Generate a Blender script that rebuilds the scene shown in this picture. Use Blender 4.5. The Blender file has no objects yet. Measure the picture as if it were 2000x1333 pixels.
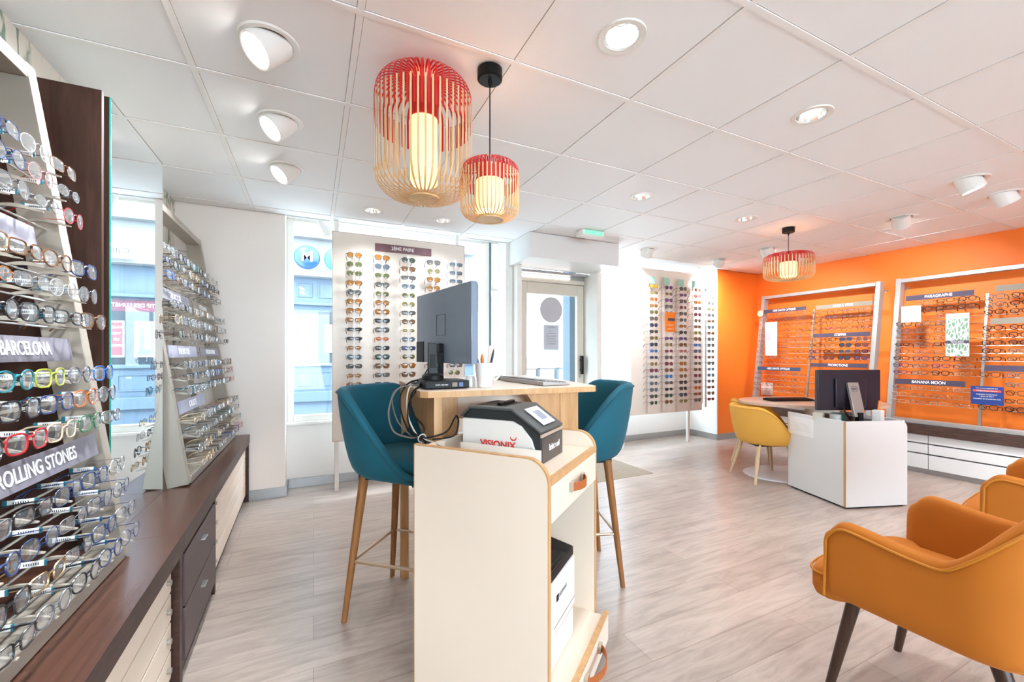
import bpy, bmesh, math, random
from mathutils import Vector, Matrix, Euler
random.seed(7)
S = bpy.context.scene
COL = S.collection
PI = math.pi
# ------------------------------------------------------------------ camera, world, sun, exposure
CAMH = 1.225; YAW = 0.4438
cd = bpy.data.cameras.new('camera'); cam = bpy.data.objects.new('camera', cd); COL.objects.link(cam)
cam.location = (0, 0, CAMH); cam.rotation_euler = (PI/2, 0, -YAW)
cd.sensor_width = 36; cd.lens = 815.93/2000*36; cd.shift_y = (691.43-666.5)/2000
cd.clip_start = 0.02; cd.clip_end = 200
S.camera = cam
S.view_settings.view_transform = 'Standard'; S.view_settings.look = 'None'
S.view_settings.exposure = 1.25; S.view_settings.gamma = 1
S.view_settings.use_curve_mapping = False
W = bpy.data.worlds.new('sky'); S.world = W; W.use_nodes = True
bg = W.node_tree.nodes['Background']; bg.inputs[0].default_value = (0.70, 0.85, 1.0, 1); bg.inputs[1].default_value = 8.0
sd = bpy.data.lights.new('sun', 'SUN'); sd.energy = 1.5; sd.angle = 0.02; sd.color = (1, .96, .9)
so = bpy.data.objects.new('sun', sd); COL.objects.link(so); so.rotation_euler = (math.radians(48), 0, math.radians(-20))
S.cycles.max_bounces = 10; S.cycles.diffuse_bounces = 6; S.cycles.transparent_max_bounces = 24
S.cycles.sample_clamp_indirect = 6; S.cycles.caustics_reflective = False; S.cycles.caustics_refractive = False
S.cycles.use_denoising = True
ZC = 2.419
LAMP_W = 5.0      # recessed downlight watts
FILL_W = 9.0

# ------------------------------------------------------------------ materials
MATS = {}
def nt(name):
    m = bpy.data.materials.new(name); m.use_nodes = True
    return m, m.node_tree, m.node_tree.nodes['Principled BSDF']
def mat(name, col, rough=.5, metal=0, var=.04, scale=12, bump=0, sheen=0, emit=None, es=0, coat=0, spec=None):
    if name in MATS: return MATS[name]
    m, t, p = nt(name); n = t.nodes; l = t.links
    tc = n.new('ShaderNodeTexCoord'); nz = n.new('ShaderNodeTexNoise'); nz.inputs['Scale'].default_value = scale
    nz.inputs['Detail'].default_value = 3
    l.new(tc.outputs['Object'], nz.inputs['Vector'])
    mx = n.new('ShaderNodeMix'); mx.data_type = 'RGBA'
    c = Vector(col)
    mx.inputs[6].default_value = (*(c*(1-var)), 1); mx.inputs[7].default_value = (*[min(1, x*(1+var)) for x in c], 1)
    l.new(nz.outputs['Fac'], mx.inputs[0]); l.new(mx.outputs[2], p.inputs['Base Color'])
    p.inputs['Roughness'].default_value = rough; p.inputs['Metallic'].default_value = metal
    if spec is not None: p.inputs['Specular IOR Level'].default_value = spec
    if sheen: p.inputs['Sheen Weight'].default_value = sheen; p.inputs['Sheen Roughness'].default_value = .35; p.inputs['Sheen Tint'].default_value = (*[min(1, x*1.6+.1) for x in c], 1)
    if coat: p.inputs['Coat Weight'].default_value = coat
    if emit: p.inputs['Emission Color'].default_value = (*emit, 1); p.inputs['Emission Strength'].default_value = es
    if bump:
        b = n.new('ShaderNodeBump'); b.inputs['Strength'].default_value = bump; b.inputs['Distance'].default_value = .002
        n2 = n.new('ShaderNodeTexNoise'); n2.inputs['Scale'].default_value = scale*25; l.new(tc.outputs['Object'], n2.inputs['Vector'])
        l.new(n2.outputs['Fac'], b.inputs['Height']); l.new(b.outputs[0], p.inputs['Normal'])
    MATS[name] = m; return m
def wood(name, c1, c2, rough=.45, stretch=(1, 14, 14), scale=3, coat=0, spec=.35):
    if name in MATS: return MATS[name]
    m, t, p = nt(name); n = t.nodes; l = t.links
    tc = n.new('ShaderNodeTexCoord'); mp = n.new('ShaderNodeMapping'); mp.inputs['Scale'].default_value = stretch
    l.new(tc.outputs['Object'], mp.inputs['Vector'])
    nz = n.new('ShaderNodeTexNoise'); nz.inputs['Scale'].default_value = scale; nz.inputs['Detail'].default_value = 8; nz.inputs['Distortion'].default_value = .6
    l.new(mp.outputs[0], nz.inputs['Vector'])
    r = n.new('ShaderNodeValToRGB'); r.color_ramp.elements[0].position = .3; r.color_ramp.elements[1].position = .7
    r.color_ramp.elements[0].color = (*c1, 1); r.color_ramp.elements[1].color = (*c2, 1)
    l.new(nz.outputs['Fac'], r.inputs[0]); l.new(r.outputs[0], p.inputs['Base Color'])
    p.inputs['Roughness'].default_value = rough; p.inputs['Specular IOR Level'].default_value = spec
    MATS[name] = m; return m
def lensmat(name, tint, op=.0, gloss=.12, rough=.02):
    if name in MATS: return MATS[name]
    m = bpy.data.materials.new(name); m.use_nodes = True; t = m.node_tree; n = t.nodes; l = t.links
    n.clear(); o = n.new('ShaderNodeOutputMaterial')
    tr = n.new('ShaderNodeBsdfTransparent'); tr.inputs[0].default_value = (*tint, 1)
    di = n.new('ShaderNodeBsdfDiffuse'); di.inputs[0].default_value = (*tint, 1)
    gl = n.new('ShaderNodeBsdfGlossy'); gl.inputs['Roughness'].default_value = rough
    fr = n.new('ShaderNodeLayerWeight'); fr.inputs[0].default_value = .5
    pw = n.new('ShaderNodeMath'); pw.operation = 'POWER'; pw.inputs[1].default_value = 5; l.new(fr.outputs['Facing'], pw.inputs[0])
    ad = n.new('ShaderNodeMath'); ad.operation = 'MULTIPLY_ADD'; ad.inputs[1].default_value = .7; ad.inputs[2].default_value = gloss
    l.new(pw.outputs[0], ad.inputs[0])
    m1 = n.new('ShaderNodeMixShader'); m1.inputs[0].default_value = op; l.new(tr.outputs[0], m1.inputs[1]); l.new(di.outputs[0], m1.inputs[2])
    m2 = n.new('ShaderNodeMixShader'); l.new(ad.outputs[0], m2.inputs[0]); l.new(m1.outputs[0], m2.inputs[1]); l.new(gl.outputs[0], m2.inputs[2])
    l.new(m2.outputs[0], o.inputs[0]); MATS[name] = m; return m
def emis(name, col, st):
    return mat(name, col, emit=col, es=st)

WHITE = mat('white wall paint', (.84, .83, .81), .7, var=.015)
BEIGEW = mat('cream wall paint', (.86, .80, .745), .7, var=.015)
ORANGE = mat('orange wall paint', (.88, .19, .018), .55, var=.03, scale=3)
PVC = mat('off white window profile', (.76, .74, .69), .4)
LAM = mat('white laminate', (.83, .70, .575), .38, var=.01)
LAMB = mat('bright white laminate', (.71, .70, .685), .35, var=.01)
PLY = wood('light wood edge', (.52, .28, .12), (.64, .38, .18), stretch=(14, 14, 2), scale=3)
DWOOD = wood('dark wenge laminate', (.032, .014, .010), (.060, .028, .020), .4, stretch=(2, 2, 14), scale=6)
DWOODH = wood('dark wenge worktop', (.062, .026, .017), (.088, .038, .025), .24, stretch=(22, .7, 14), scale=3)
DWOODV = wood('dark wenge panel', (.026, .011, .007), (.055, .024, .016), .5, stretch=(12, 12, 1.2), scale=4, spec=.2)
MAUVE = mat('dark mauve drawer front', (.085, .052, .052), .4, spec=.3)
STEEL = mat('brushed steel', (.55, .54, .52), .3, 1)
SKIRT = mat('brushed grey skirting', (.42, .42, .42), .32, .6)
FRAMEM = mat('warm grey powder coat', (.36, .315, .26), .38, .2)
FRAMER = mat('silver powder coat', (.40, .39, .375), .35, .3)
CHROME = mat('polished rod', (.75, .75, .75), .15, 1)
BLACK = mat('black plastic', (.006, .006, .007), .45, spec=.2)
GREYP = mat('dark grey plastic', (.03, .033, .034), .45, spec=.25)
DGREY = mat('graphite plastic', (.075, .08, .08), .4, spec=.3)
WPLAST = mat('white plastic', (.80, .78, .74), .35)
CER = mat('white ceramic', (.82, .80, .77), .15, coat=.5)
PAPER = mat('white paper', (.70, .69, .67), .6)
TEAL = mat('teal velvet', (.002, .095, .14), .8, var=.12, scale=5, sheen=.4, bump=.15)
YEL = mat('mustard yellow fabric', (.76, .39, .06), .8, var=.06, scale=6, sheen=.25, bump=.15)
ORV = mat('amber orange velvet', (.47, .135, .003), .8, var=.15, scale=4, sheen=.5, bump=.1)
ORP = mat('amber piping', (.50, .17, .004), .6)
TEALP = mat('dark teal piping', (.002, .07, .10), .7)
WALN = wood('walnut leg', (.22, .085, .025), (.36, .155, .05), stretch=(14, 14, 1.5), scale=4)
ASH = wood('pale ash leg', (.60, .42, .24), (.72, .53, .33), stretch=(14, 14, 1.5), scale=4)
DLEG = wood('dark brown leg', (.035, .018, .012), (.07, .035, .022), stretch=(14, 14, 1.5), scale=4, rough=.3)
LEATH = mat('tan leather', (.42, .11, .025), .5, bump=.2)
TAUPE = mat('taupe fabric end', (.45, .36, .28), .7)
REDB = mat('red bamboo', (.62, .012, .012), .4)
BAMB = wood('natural bamboo', (.66, .42, .19), (.80, .56, .30), stretch=(8, 8, 2), scale=3)
MAUVEP = mat('mauve sign', (.20, .175, .215), .4, var=.03)
PURP = mat('plum sign', (.15, .055, .07), .4)
TAUPEP = mat('taupe sign', (.26, .225, .18), .6, spec=.1)
LILAC = mat('lilac grey sign', (.20, .19, .225), .6, spec=.15)
LILACB = mat('pale lilac sign', (.36, .37, .46), .6, spec=.15)
SLATE = mat('slate sign', (.075, .06, .09), .6, spec=.1)
REDP = mat('coral red sign', (.75, .07, .05), .4)
TXT = mat('white lettering', (.88, .88, .88), .5)
GREENP = mat('mint acrylic', (.34, .58, .48), .3)
CLEAR = lensmat('clear lens', (.96, .97, .98), 0, .10)
CLEARN = lensmat('coated clear lens', (.93, .95, .97), 0.08, .30, .06)
GLASS = lensmat('window glass', (.96, .98, .98), 0, .03, 0)

# ------------------------------------------------------------------ mesh builder
class MB:
    def __init__(s): s.v = []; s.f = []; s.mi = []; s.cur = 0; s.M = Matrix()
    def m(s, i): s.cur = i; return s
    def at(s, M): s.M = M; return s
    def add(s, vs, fs):
        b = len(s.v); s.v += [s.M @ Vector(v) for v in vs]; s.f += [[b+i for i in f] for f in fs]; s.mi += [s.cur]*len(fs)
    def box(s, a, b):
        x0, y0, z0 = a; x1, y1, z1 = b
        s.add([(x0,y0,z0),(x1,y0,z0),(x1,y1,z0),(x0,y1,z0),(x0,y0,z1),(x1,y0,z1),(x1,y1,z1),(x0,y1,z1)],
              [(0,3,2,1),(4,5,6,7),(0,1,5,4),(1,2,6,5),(2,3,7,6),(3,0,4,7)]); return s
    def bar(s, p, q, w, h, up=(0,0,1)):
        p = Vector(p); q = Vector(q); d = (q-p).normalized(); u = Vector(up); sd_ = d.cross(u).normalized(); u = sd_.cross(d)
        vs = [c + sd_*(a*w/2) + u*(b*h/2) for c in (p, q) for a, b in ((-1,-1),(1,-1),(1,1),(-1,1))]
        s.add(vs, [(3,2,1,0),(4,5,6,7),(0,1,5,4),(1,2,6,5),(2,3,7,6),(3,0,4,7)]); return s
    def tube(s, pts, r, n=8, closed=False, caps=True):
        pts = [Vector(p) for p in pts]; N = len(pts); rr = r if isinstance(r, (list, tuple)) else [r]*N
        vs = []; nrm = None
        for i, p in enumerate(pts):
            a = pts[i-1] if (i or closed) else p; b = pts[(i+1) % N] if (i < N-1 or closed) else p
            t = (b-a).normalized()
            if nrm is None:
                nrm = t.cross(Vector((0,0,1)));
                if nrm.length < .1: nrm = t.cross(Vector((1,0,0)))
            nrm = (nrm - t*nrm.dot(t)).normalized(); bn = t.cross(nrm)
            for k in range(n):
                th = 2*PI*k/n; vs.append(p + (nrm*math.cos(th)+bn*math.sin(th))*rr[i])
        fs = []
        for i in range(N if closed else N-1):
            j = (i+1) % N
            for k in range(n):
                k2 = (k+1) % n; fs.append((i*n+k, i*n+k2, j*n+k2, j*n+k))
        if caps and not closed: fs += [list(range(n))[::-1], [(N-1)*n+k for k in range(n)]]
        s.add(vs, fs); return s
    def cyl(s, p, q, r0, r1=None, n=20): return s.tube([p, q], [r0, r0 if r1 is None else r1], n)
    def lathe(s, prof, c=(0,0,0), n=28, closed=False):
        vs = []; c = Vector(c)
        for r, z in prof:
            for k in range(n): vs.append(c + Vector((r*math.cos(2*PI*k/n), r*math.sin(2*PI*k/n), z)))
        fs = []; N = len(prof)
        for i in range(N if closed else N-1):
            j = (i+1) % N
            for k in range(n): k2 = (k+1) % n; fs.append((i*n+k, i*n+k2, j*n+k2, j*n+k))
        if not closed:
            if prof[0][0] > 1e-4: fs.append(list(range(n))[::-1])
            if prof[-1][0] > 1e-4: fs.append([(N-1)*n+k for k in range(n)])
        s.add(vs, fs); return s
    def prism(s, poly, a, b, ax='z'):
        """poly 2d list; extruded along ax from a to b. ax z:(x,y) y:(x,z) x:(y,z)"""
        def P(u, v, w): return {'z': (u, v, w), 'y': (u, w, v), 'x': (w, u, v)}[ax]
        n = len(poly); vs = [P(u, v, a) for u, v in poly] + [P(u, v, b) for u, v in poly]
        fs = [list(range(n))[::-1], list(range(n, 2*n))] + [(i, (i+1) % n, n+(i+1) % n, n+i) for i in range(n)]
        s.add(vs, fs); return s
    def ball(s, c, r, n=16, sc=(1,1,1)):
        m_ = n//2; vs = []; c = Vector(c)
        for i in range(1, m_):
            th = PI*i/m_
            for k in range(n): vs.append(c + Vector((r*sc[0]*math.sin(th)*math.cos(2*PI*k/n), r*sc[1]*math.sin(th)*math.sin(2*PI*k/n), r*sc[2]*math.cos(th))))
        fs = [(i*n+k, (i+1)*n+k, (i+1)*n+(k+1) % n, i*n+(k+1) % n) for i in range(m_-2) for k in range(n)]
        vs += [c+Vector((0,0,r*sc[2])), c-Vector((0,0,r*sc[2]))]; t = (m_-1)*n
        fs += [(t, k, (k+1) % n) for k in range(n)] + [(t+1, (m_-2)*n+(k+1) % n, (m_-2)*n+k) for k in range(n)]
        s.add(vs, fs); return s
    def build(s, name, mats, parent=None, loc=(0,0,0), rot=(0,0,0), bevel=0, sub=0, smooth=True, ang=35, seg=2):
        me = bpy.data.meshes.new(name); me.from_pydata([tuple(v) for v in s.v], [], s.f)
        if not isinstance(mats, (list, tuple)): mats = [mats]
        for m_ in mats: me.materials.append(m_)
        for i, p in enumerate(me.polygons): p.material_index = s.mi[i]; p.use_smooth = smooth
        bm = bmesh.new(); bm.from_mesh(me); bmesh.ops.recalc_face_normals(bm, faces=bm.faces); bm.to_mesh(me); bm.free()
        if smooth: me.set_sharp_from_angle(angle=math.radians(ang))
        o = bpy.data.objects.new(name, me); COL.objects.link(o); o.location = loc; o.rotation_euler = rot
        if parent: o.parent = parent
        if bevel:
            b = o.modifiers.new('bevel', 'BEVEL'); b.width = bevel; b.segments = seg; b.limit_method = 'ANGLE'; b.angle_limit = math.radians(40); b.harden_normals = False
        if sub: sb = o.modifiers.new('sub', 'SUBSURF'); sb.levels = sub; sb.render_levels = sub
        return o
def B(name, a, b, m_, parent=None, bevel=0, **k):
    return MB().box(a, b).build(name, m_, parent, bevel=bevel, **k)
def tag(o, label, cat, group=None):
    o['label'] = label; o['category'] = cat
    if group: o['group'] = group
    return o
def thing(name, label, cat, loc=(0,0,0), rz=0, group=None):
    o = bpy.data.objects.new(name, None); COL.objects.link(o); o.location = loc; o.rotation_euler = (0,0,rz); o.empty_display_size = .05
    return tag(o, label, cat, group)
def struct(o): o['kind'] = 'structure'; return o
def dup(root, loc, rot, label, group=None, **over):
    r = root.copy(); COL.objects.link(r); r.location = loc; r.rotation_euler = rot if isinstance(rot, tuple) else (0,0,rot)
    r['label'] = label
    if group: r['group'] = group
    for ch in root.children:
        c = ch.copy(); COL.objects.link(c); c.parent = r
        for g in ch.children:
            e = g.copy(); COL.objects.link(e); e.parent = c
    return r
def text(name, s, size, m_, parent, loc, rot=(PI/2,0,0), ext=.0006, sx=1, bold=0, fit=None):
    c = bpy.data.curves.new('t', 'FONT'); c.body = s; c.size = size; c.align_x = 'CENTER'; c.align_y = 'CENTER'; c.extrude = ext; c.offset = bold
    o = bpy.data.objects.new('t', c); COL.objects.link(o); bpy.context.view_layer.update()
    me = bpy.data.meshes.new_from_object(o.evaluated_get(bpy.context.evaluated_depsgraph_get()))
    bpy.data.objects.remove(o); me.name = name
    if fit:
        w = max(v.co.x for v in me.vertices)-min(v.co.x for v in me.vertices); sx = fit/w
    for v in me.vertices: v.co.x *= sx
    me.materials.clear(); me.materials.append(m_)
    t = bpy.data.objects.new(name, me); COL.objects.link(t); t.location = loc; t.rotation_euler = rot
    if parent: t.parent = parent
    return t
def rz(v, a): return Vector((v[0]*math.cos(a)-v[1]*math.sin(a), v[0]*math.sin(a)+v[1]*math.cos(a), v[2] if len(v) > 2 else 0))

# ------------------------------------------------------------------ room shell
def floor_mat():
    m, t, p = nt('limed oak plank floor'); n = t.nodes; l = t.links
    tc = n.new('ShaderNodeTexCoord')
    br = n.new('ShaderNodeTexBrick'); br.inputs['Scale'].default_value = 1; br.inputs['Brick Width'].default_value = 1.22; br.inputs['Row Height'].default_value = .18
    br.inputs['Mortar Size'].default_value = .0012; br.inputs['Color1'].default_value = (.43, .35, .298, 1); br.inputs['Color2'].default_value = (.505, .415, .355, 1); br.inputs['Mortar'].default_value = (.26, .18, .14, 1)
    br.offset = .37; br.inputs['Mortar Smooth'].default_value = .2; br.inputs['Bias'].default_value = 0
    l.new(tc.outputs['Object'], br.inputs['Vector'])
    mp = n.new('ShaderNodeMapping'); mp.inputs['Scale'].default_value = (1.1, 8, 1); l.new(tc.outputs['Object'], mp.inputs['Vector'])
    nz = n.new('ShaderNodeTexNoise'); nz.inputs['Scale'].default_value = 2.2; nz.inputs['Detail'].default_value = 10; nz.inputs['Distortion'].default_value = 1.2; nz.inputs['Roughness'].default_value = .65
    l.new(mp.outputs[0], nz.inputs['Vector'])
    r = n.new('ShaderNodeValToRGB'); e = r.color_ramp.elements; e[0].position = .33; e[0].color = (.66, .63, .61, 1); e[1].position = .60; e[1].color = (1.06, 1.05, 1.04, 1)
    l.new(nz.outputs['Fac'], r.inputs[0])
    n2 = n.new('ShaderNodeTexNoise'); n2.inputs['Scale'].default_value = 1.1; l.new(tc.outputs['Object'], n2.inputs['Vector'])
    r2 = n.new('ShaderNodeValToRGB'); r2.color_ramp.elements[0].position = .35; r2.color_ramp.elements[0].color = (.86, .86, .88, 1); r2.color_ramp.elements[1].position = .65
    l.new(n2.outputs['Fac'], r2.inputs[0])
    a = n.new('ShaderNodeMix'); a.data_type = 'RGBA'; a.blend_type = 'MULTIPLY'; a.inputs[0].default_value = .8
    l.new(br.outputs['Color'], a.inputs[6]); l.new(r.outputs[0], a.inputs[7])
    b = n.new('ShaderNodeMix'); b.data_type = 'RGBA'; b.blend_type = 'MULTIPLY'; b.inputs[0].default_value = 1
    l.new(a.outputs[2], b.inputs[6]); l.new(r2.outputs[0], b.inputs[7]); l.new(b.outputs[2], p.inputs['Base Color'])
    p.inputs['Roughness'].default_value = .29
    bp = n.new('ShaderNodeBump'); bp.inputs['Strength'].default_value = .25; bp.inputs['Distance'].default_value = .002
    l.new(nz.outputs['Fac'], bp.inputs['Height']); l.new(bp.outputs[0], p.inputs['Normal'])
    return m
FL = floor_mat()
XL, XR, YB = -.98, 6.05, -3.3
struct(B('floor', (XL-.2, YB-.2, -.12), (XR+.2, 4.75, 0), FL))
def ceil_mat():
    m, t, p = nt('ceiling tile'); n = t.nodes; l = t.links
    tc = n.new('ShaderNodeTexCoord'); sp = n.new('ShaderNodeSeparateXYZ'); l.new(tc.outputs['Object'], sp.inputs[0])
    outs = []
    for ax, off in (('X', .148+6), ('Y', 2.141+6)):
        a = n.new('ShaderNodeMath'); a.operation = 'ADD'; a.inputs[1].default_value = -off+.6*40; l.new(sp.outputs[ax], a.inputs[0])
        b = n.new('ShaderNodeMath'); b.operation = 'MODULO'; b.inputs[1].default_value = .6; l.new(a.outputs[0], b.inputs[0])
        c = n.new('ShaderNodeMath'); c.operation = 'SUBTRACT'; c.inputs[1].default_value = .3; l.new(b.outputs[0], c.inputs[0])
        d = n.new('ShaderNodeMath'); d.operation = 'ABSOLUTE'; l.new(c.outputs[0], d.inputs[0]); outs.append(d)
    mx = n.new('ShaderNodeMath'); mx.operation = 'MAXIMUM'; l.new(outs[0].outputs[0], mx.inputs[0]); l.new(outs[1].outputs[0], mx.inputs[1])
    g = n.new('ShaderNodeMath'); g.operation = 'GREATER_THAN'; g.inputs[1].default_value = .2858; l.new(mx.outputs[0], g.inputs[0])
    mi = n.new('ShaderNodeMix'); mi.data_type = 'RGBA'; l.new(g.outputs[0], mi.inputs[0])
    mi.inputs[6].default_value = (.87, .875, .885, 1); mi.inputs[7].default_value = (.34, .27, .24, 1)  # thin edge shadow beside the grid bars, painted into the tile colour
    l.new(mi.outputs[2], p.inputs['Base Color']); p.inputs['Roughness'].default_value = .75
    return m
GIM = [(-.152, 1.841), (-.152, 2.441), (-.152, 3.041), (4.048, 1.241), (4.648, 1.241), (4.648, 1.841), (4.648, 3.041), (3.448, 3.641), (4.648, 3.641), (-.152, .641), (-.152, .041), (4.648, .641)]  # end of the list: unseen spotlights added for fill light
DL = [(.448, 3.641), (1.048, 3.641), (1.048, 1.241), (2.248, 1.241), (2.248, 2.441), (3.448, 2.441), (1.048, -.559), (2.248, -.559), (3.448, -.559), (4.648, -.559), (1.048, -2.359), (2.848, -2.359), (4.648, -2.359), (-.152, -1.159), (3.448, .641)]  # later entries without a DLN label: unseen downlights added for fill
HR = .078
def ceiling():
    mb = MB()
    YE = 4.085
    y0 = .341-.6*7
    ix = [XL-.1] + [-.452+.6*i for i in range(0, 12)] + [XR+.1]
    iy = [YB-.1] + [y0+.6*j for j in range(0, 30) if YB-.05 < y0+.6*j < YE-.02] + [YE]
    # tile borders coincide with the grid of the centre list
    gy = sorted(set([round(2.141+.6*j, 4) for j in range(-9, 4)])); iy = [YB-.1] + [g for g in gy if YB-.05 < g < YE-.03] + [YE]
    for a, b in zip(ix, ix[1:]):
        for c, d in zip(iy, iy[1:]):
            h = [g for g in GIM+DL if a < g[0] < b and c < g[1] < d]
            if not h: mb.add([(a,c,ZC),(b,c,ZC),(b,d,ZC),(a,d,ZC)], [(0,1,2,3)]); continue
            hx, hy = h[0]; N = 40; vs = []
            angs = sorted([2*PI*k/32 for k in range(32)] + [math.atan2(q-hy, p-hx) % (2*PI) for p in (a, b) for q in (c, d)])
            for th in angs:
                cx, cy = math.cos(th), math.sin(th)
                t_ = min([((b if cx > 0 else a)-hx)/cx if abs(cx) > 1e-9 else 9, ((d if cy > 0 else c)-hy)/cy if abs(cy) > 1e-9 else 9])
                vs += [(hx+HR*cx, hy+HR*cy, ZC), (hx+t_*cx, hy+t_*cy, ZC)]
            n_ = len(angs); mb.add(vs, [(2*i, 2*i+1, (2*i+3) % (2*n_), (2*i+2) % (2*n_)) for i in range(n_)])
    mb.box((XL-.1, YB-.1, ZC+.14), (XR+.1, YE, ZC+.2))
    mb.box((XL-.1, YE-.012, ZC), (XR+.1, YE, ZC+.2))
    return struct(mb.build('ceiling', ceil_mat(), smooth=False))
ceiling()
TB = mat('white ceiling grid', (.86, .85, .84), .5, var=.01)
mb = MB()
for i in range(12):
    xx = -.452+.6*i; mb.box((xx-.012, YB, ZC-.004), (xx+.012, 4.08, ZC-.0002))
for j in range(-9, 4):
    yy = 2.141+.6*j
    mb.box((XL, yy-.012, ZC-.0045), (XR, yy+.012, ZC-.0003))
struct(mb.build('trim_1', TB))
# walls
def paper():
    m, t, p = nt('tropical leaf wallpaper'); n = t.nodes; l = t.links
    tc = n.new('ShaderNodeTexCoord'); mp = n.new('ShaderNodeMapping'); mp.inputs['Scale'].default_value = (1, 3.2, 1.4); l.new(tc.outputs['Object'], mp.inputs[0])
    w = n.new('ShaderNodeTexWave'); w.inputs['Scale'].default_value = 2.2; w.inputs['Distortion'].default_value = 14; w.inputs['Detail'].default_value = 3; l.new(mp.outputs[0], w.inputs['Vector'])
    nz = n.new('ShaderNodeTexNoise'); nz.inputs['Scale'].default_value = 3.5; l.new(tc.outputs['Object'], nz.inputs['Vector'])
    g = n.new('ShaderNodeMath'); g.operation = 'MULTIPLY'; l.new(w.outputs['Fac'], g.inputs[0]); l.new(nz.outputs['Fac'], g.inputs[1])
    r = n.new('ShaderNodeValToRGB'); e = r.color_ramp.elements; e[0].position = .34; e[0].color = (.76, .72, .64, 1); e[1].position = .52; e[1].color = (.22, .30, .24, 1)
    x = e.new(.44); x.color = (.60, .60, .50, 1)
    l.new(g.outputs[0], r.inputs[0]); l.new(r.outputs[0], p.inputs['Base Color']); p.inputs['Roughness'].default_value = .7
    return m
struct(B('wall_left', (XL-.15, YB, 0), (XL, 4.08, ZC+.2), paper()))
struct(B('wall_right', (XR, YB, 0), (XR+.15, 4.6, ZC+.2), ORANGE))
struct(MB().box((XL-.15,YB-.15,0),(-.8,YB,ZC+.2)).box((3.4,YB-.15,0),(XR+.15,YB,ZC+.2)).box((-.8,YB-.15,0),(3.4,YB,.25)).box((-.8,YB-.15,2.39),(3.4,YB,ZC+.2)).build('wall_back', WHITE))
struct(B('added_sun_canopy', (XL-.15, YB-4.2, ZC+.2), (XR+.15, YB, ZC+.3), WHITE))  # unseen canopy added to keep the sun out of the rear opening
# front wall pieces
struct(MB().box((XL-.15, 4.08, 0), (-.22, 4.75, 2.62)).build('wall_front', BEIGEW))
struct(MB().box((-.22, 4.30, 0), (1.95, 4.60, .575)).box((-.22, 4.30, 2.465), (1.95, 4.75, 2.62)).build('wall_front_window', WHITE))
struct(MB().box((-.22, 4.27, .575), (1.95, 4.50, .60)).build('trim_2', WHITE, bevel=.003))
struct(MB().box((3.07, 4.58, 0), (5.18, 4.75, .60)).box((2.0, 4.40, 2.42), (5.18, 4.75, 2.62)).box((XL, 4.085, 2.55), (XR, 4.6, 2.62)).build('wall_front_right', WHITE))
struct(MB().box((5.18, 4.10, 0), (5.1801+.9, 4.75, 2.62)).build('wall_front_orange', ORANGE))
struct(MB().box((5.165, 4.102, 0), (5.18, 4.75, 2.62)).build('wall_reveal', WHITE))
# lining above the window recess
struct(MB().box((XL, 4.086, 2.50), (1.95, 4.35, 2.55)).box((2.96, 4.086, 2.50), (5.17, 4.6, 2.55)).build('ceiling_recess', WHITE))
# door vestibule jambs
struct(MB().box((1.945, 3.96, 0), (2.0, 4.30, 2.17)).box((1.86, 4.07, 0), (1.945, 4.30, 2.50)).build('trim_3', PVC, bevel=.004))
struct(MB().box((2.965, 3.93, 0), (3.02, 4.30, 2.17)).box((3.02, 4.25, 0), (3.07, 4.75, 2.50)).build('trim_4', PVC, bevel=.004))
# baseboards
def base(name, a, b): return struct(B(name, a, b, SKIRT, bevel=.002))
base('baseboard_front', (-.50, 4.066, 0), (-.206, 4.08, .085)); base('baseboard_reveal', (-.22, 4.08, 0), (-.206, 4.30, .085))
base('baseboard_window', (-.206, 4.286, 0), (1.86, 4.30, .085)); base('baseboard_window_right', (3.07, 4.566, 0), (5.15, 4.58, .085))
base('baseboard_right_reveal', (5.151, 4.09, 0), (5.165, 4.58, .085)); base('baseboard_orange', (5.151, 4.086, 0), (6.05, 4.10, .085))

# windows
def window(name, x0, x1, y, z0, z1, fr=.055, mull=()):
    w = struct(thing(name, '', '')); del w['label']; del w['category']
    m_ = MB(); m_.box((x0,y,z0),(x0+fr,y+.07,z1)).box((x1-fr,y,z0),(x1,y+.07,z1)).box((x0+fr,y,z0),(x1-fr,y+.07,z0+fr)).box((x0+fr,y,z1-fr*.5),(x1-fr,y+.07,z1))
    for q in mull: m_.box((q-.03,y,z0+fr),(q+.03,y+.07,z1-fr*.5))
    m_.build('window_frame', PVC, w, bevel=.004)
    MB().box((x0+fr,y+.03,z0+fr),(x1-fr,y+.036,z1-fr*.5)).build('window_pane', GLASS, w)
    return w
window('window_1', -.22, 1.775, 4.32, .60, 2.47)
window('window_2', 1.79, 1.93, 4.31, .60, 1.88, fr=.025); window('window_3', 1.79, 1.93, 4.31, 1.93, 2.47, fr=.025)
window('window_fill_added', -.8, 3.4, YB-.11, .25, 2.39, mull=(.6,2.0))  # unseen window added behind the camera to let in fill daylight
window('window_4', 3.07, 5.165, 4.62, .60, 2.47, fr=.05)
MB().box((1.776, 4.31, .6), (1.789, 4.40, 2.47)).build('trim_5', mat('dark blue grey seal', (.10, .14, .17), .5))['kind'] = 'structure'
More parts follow.
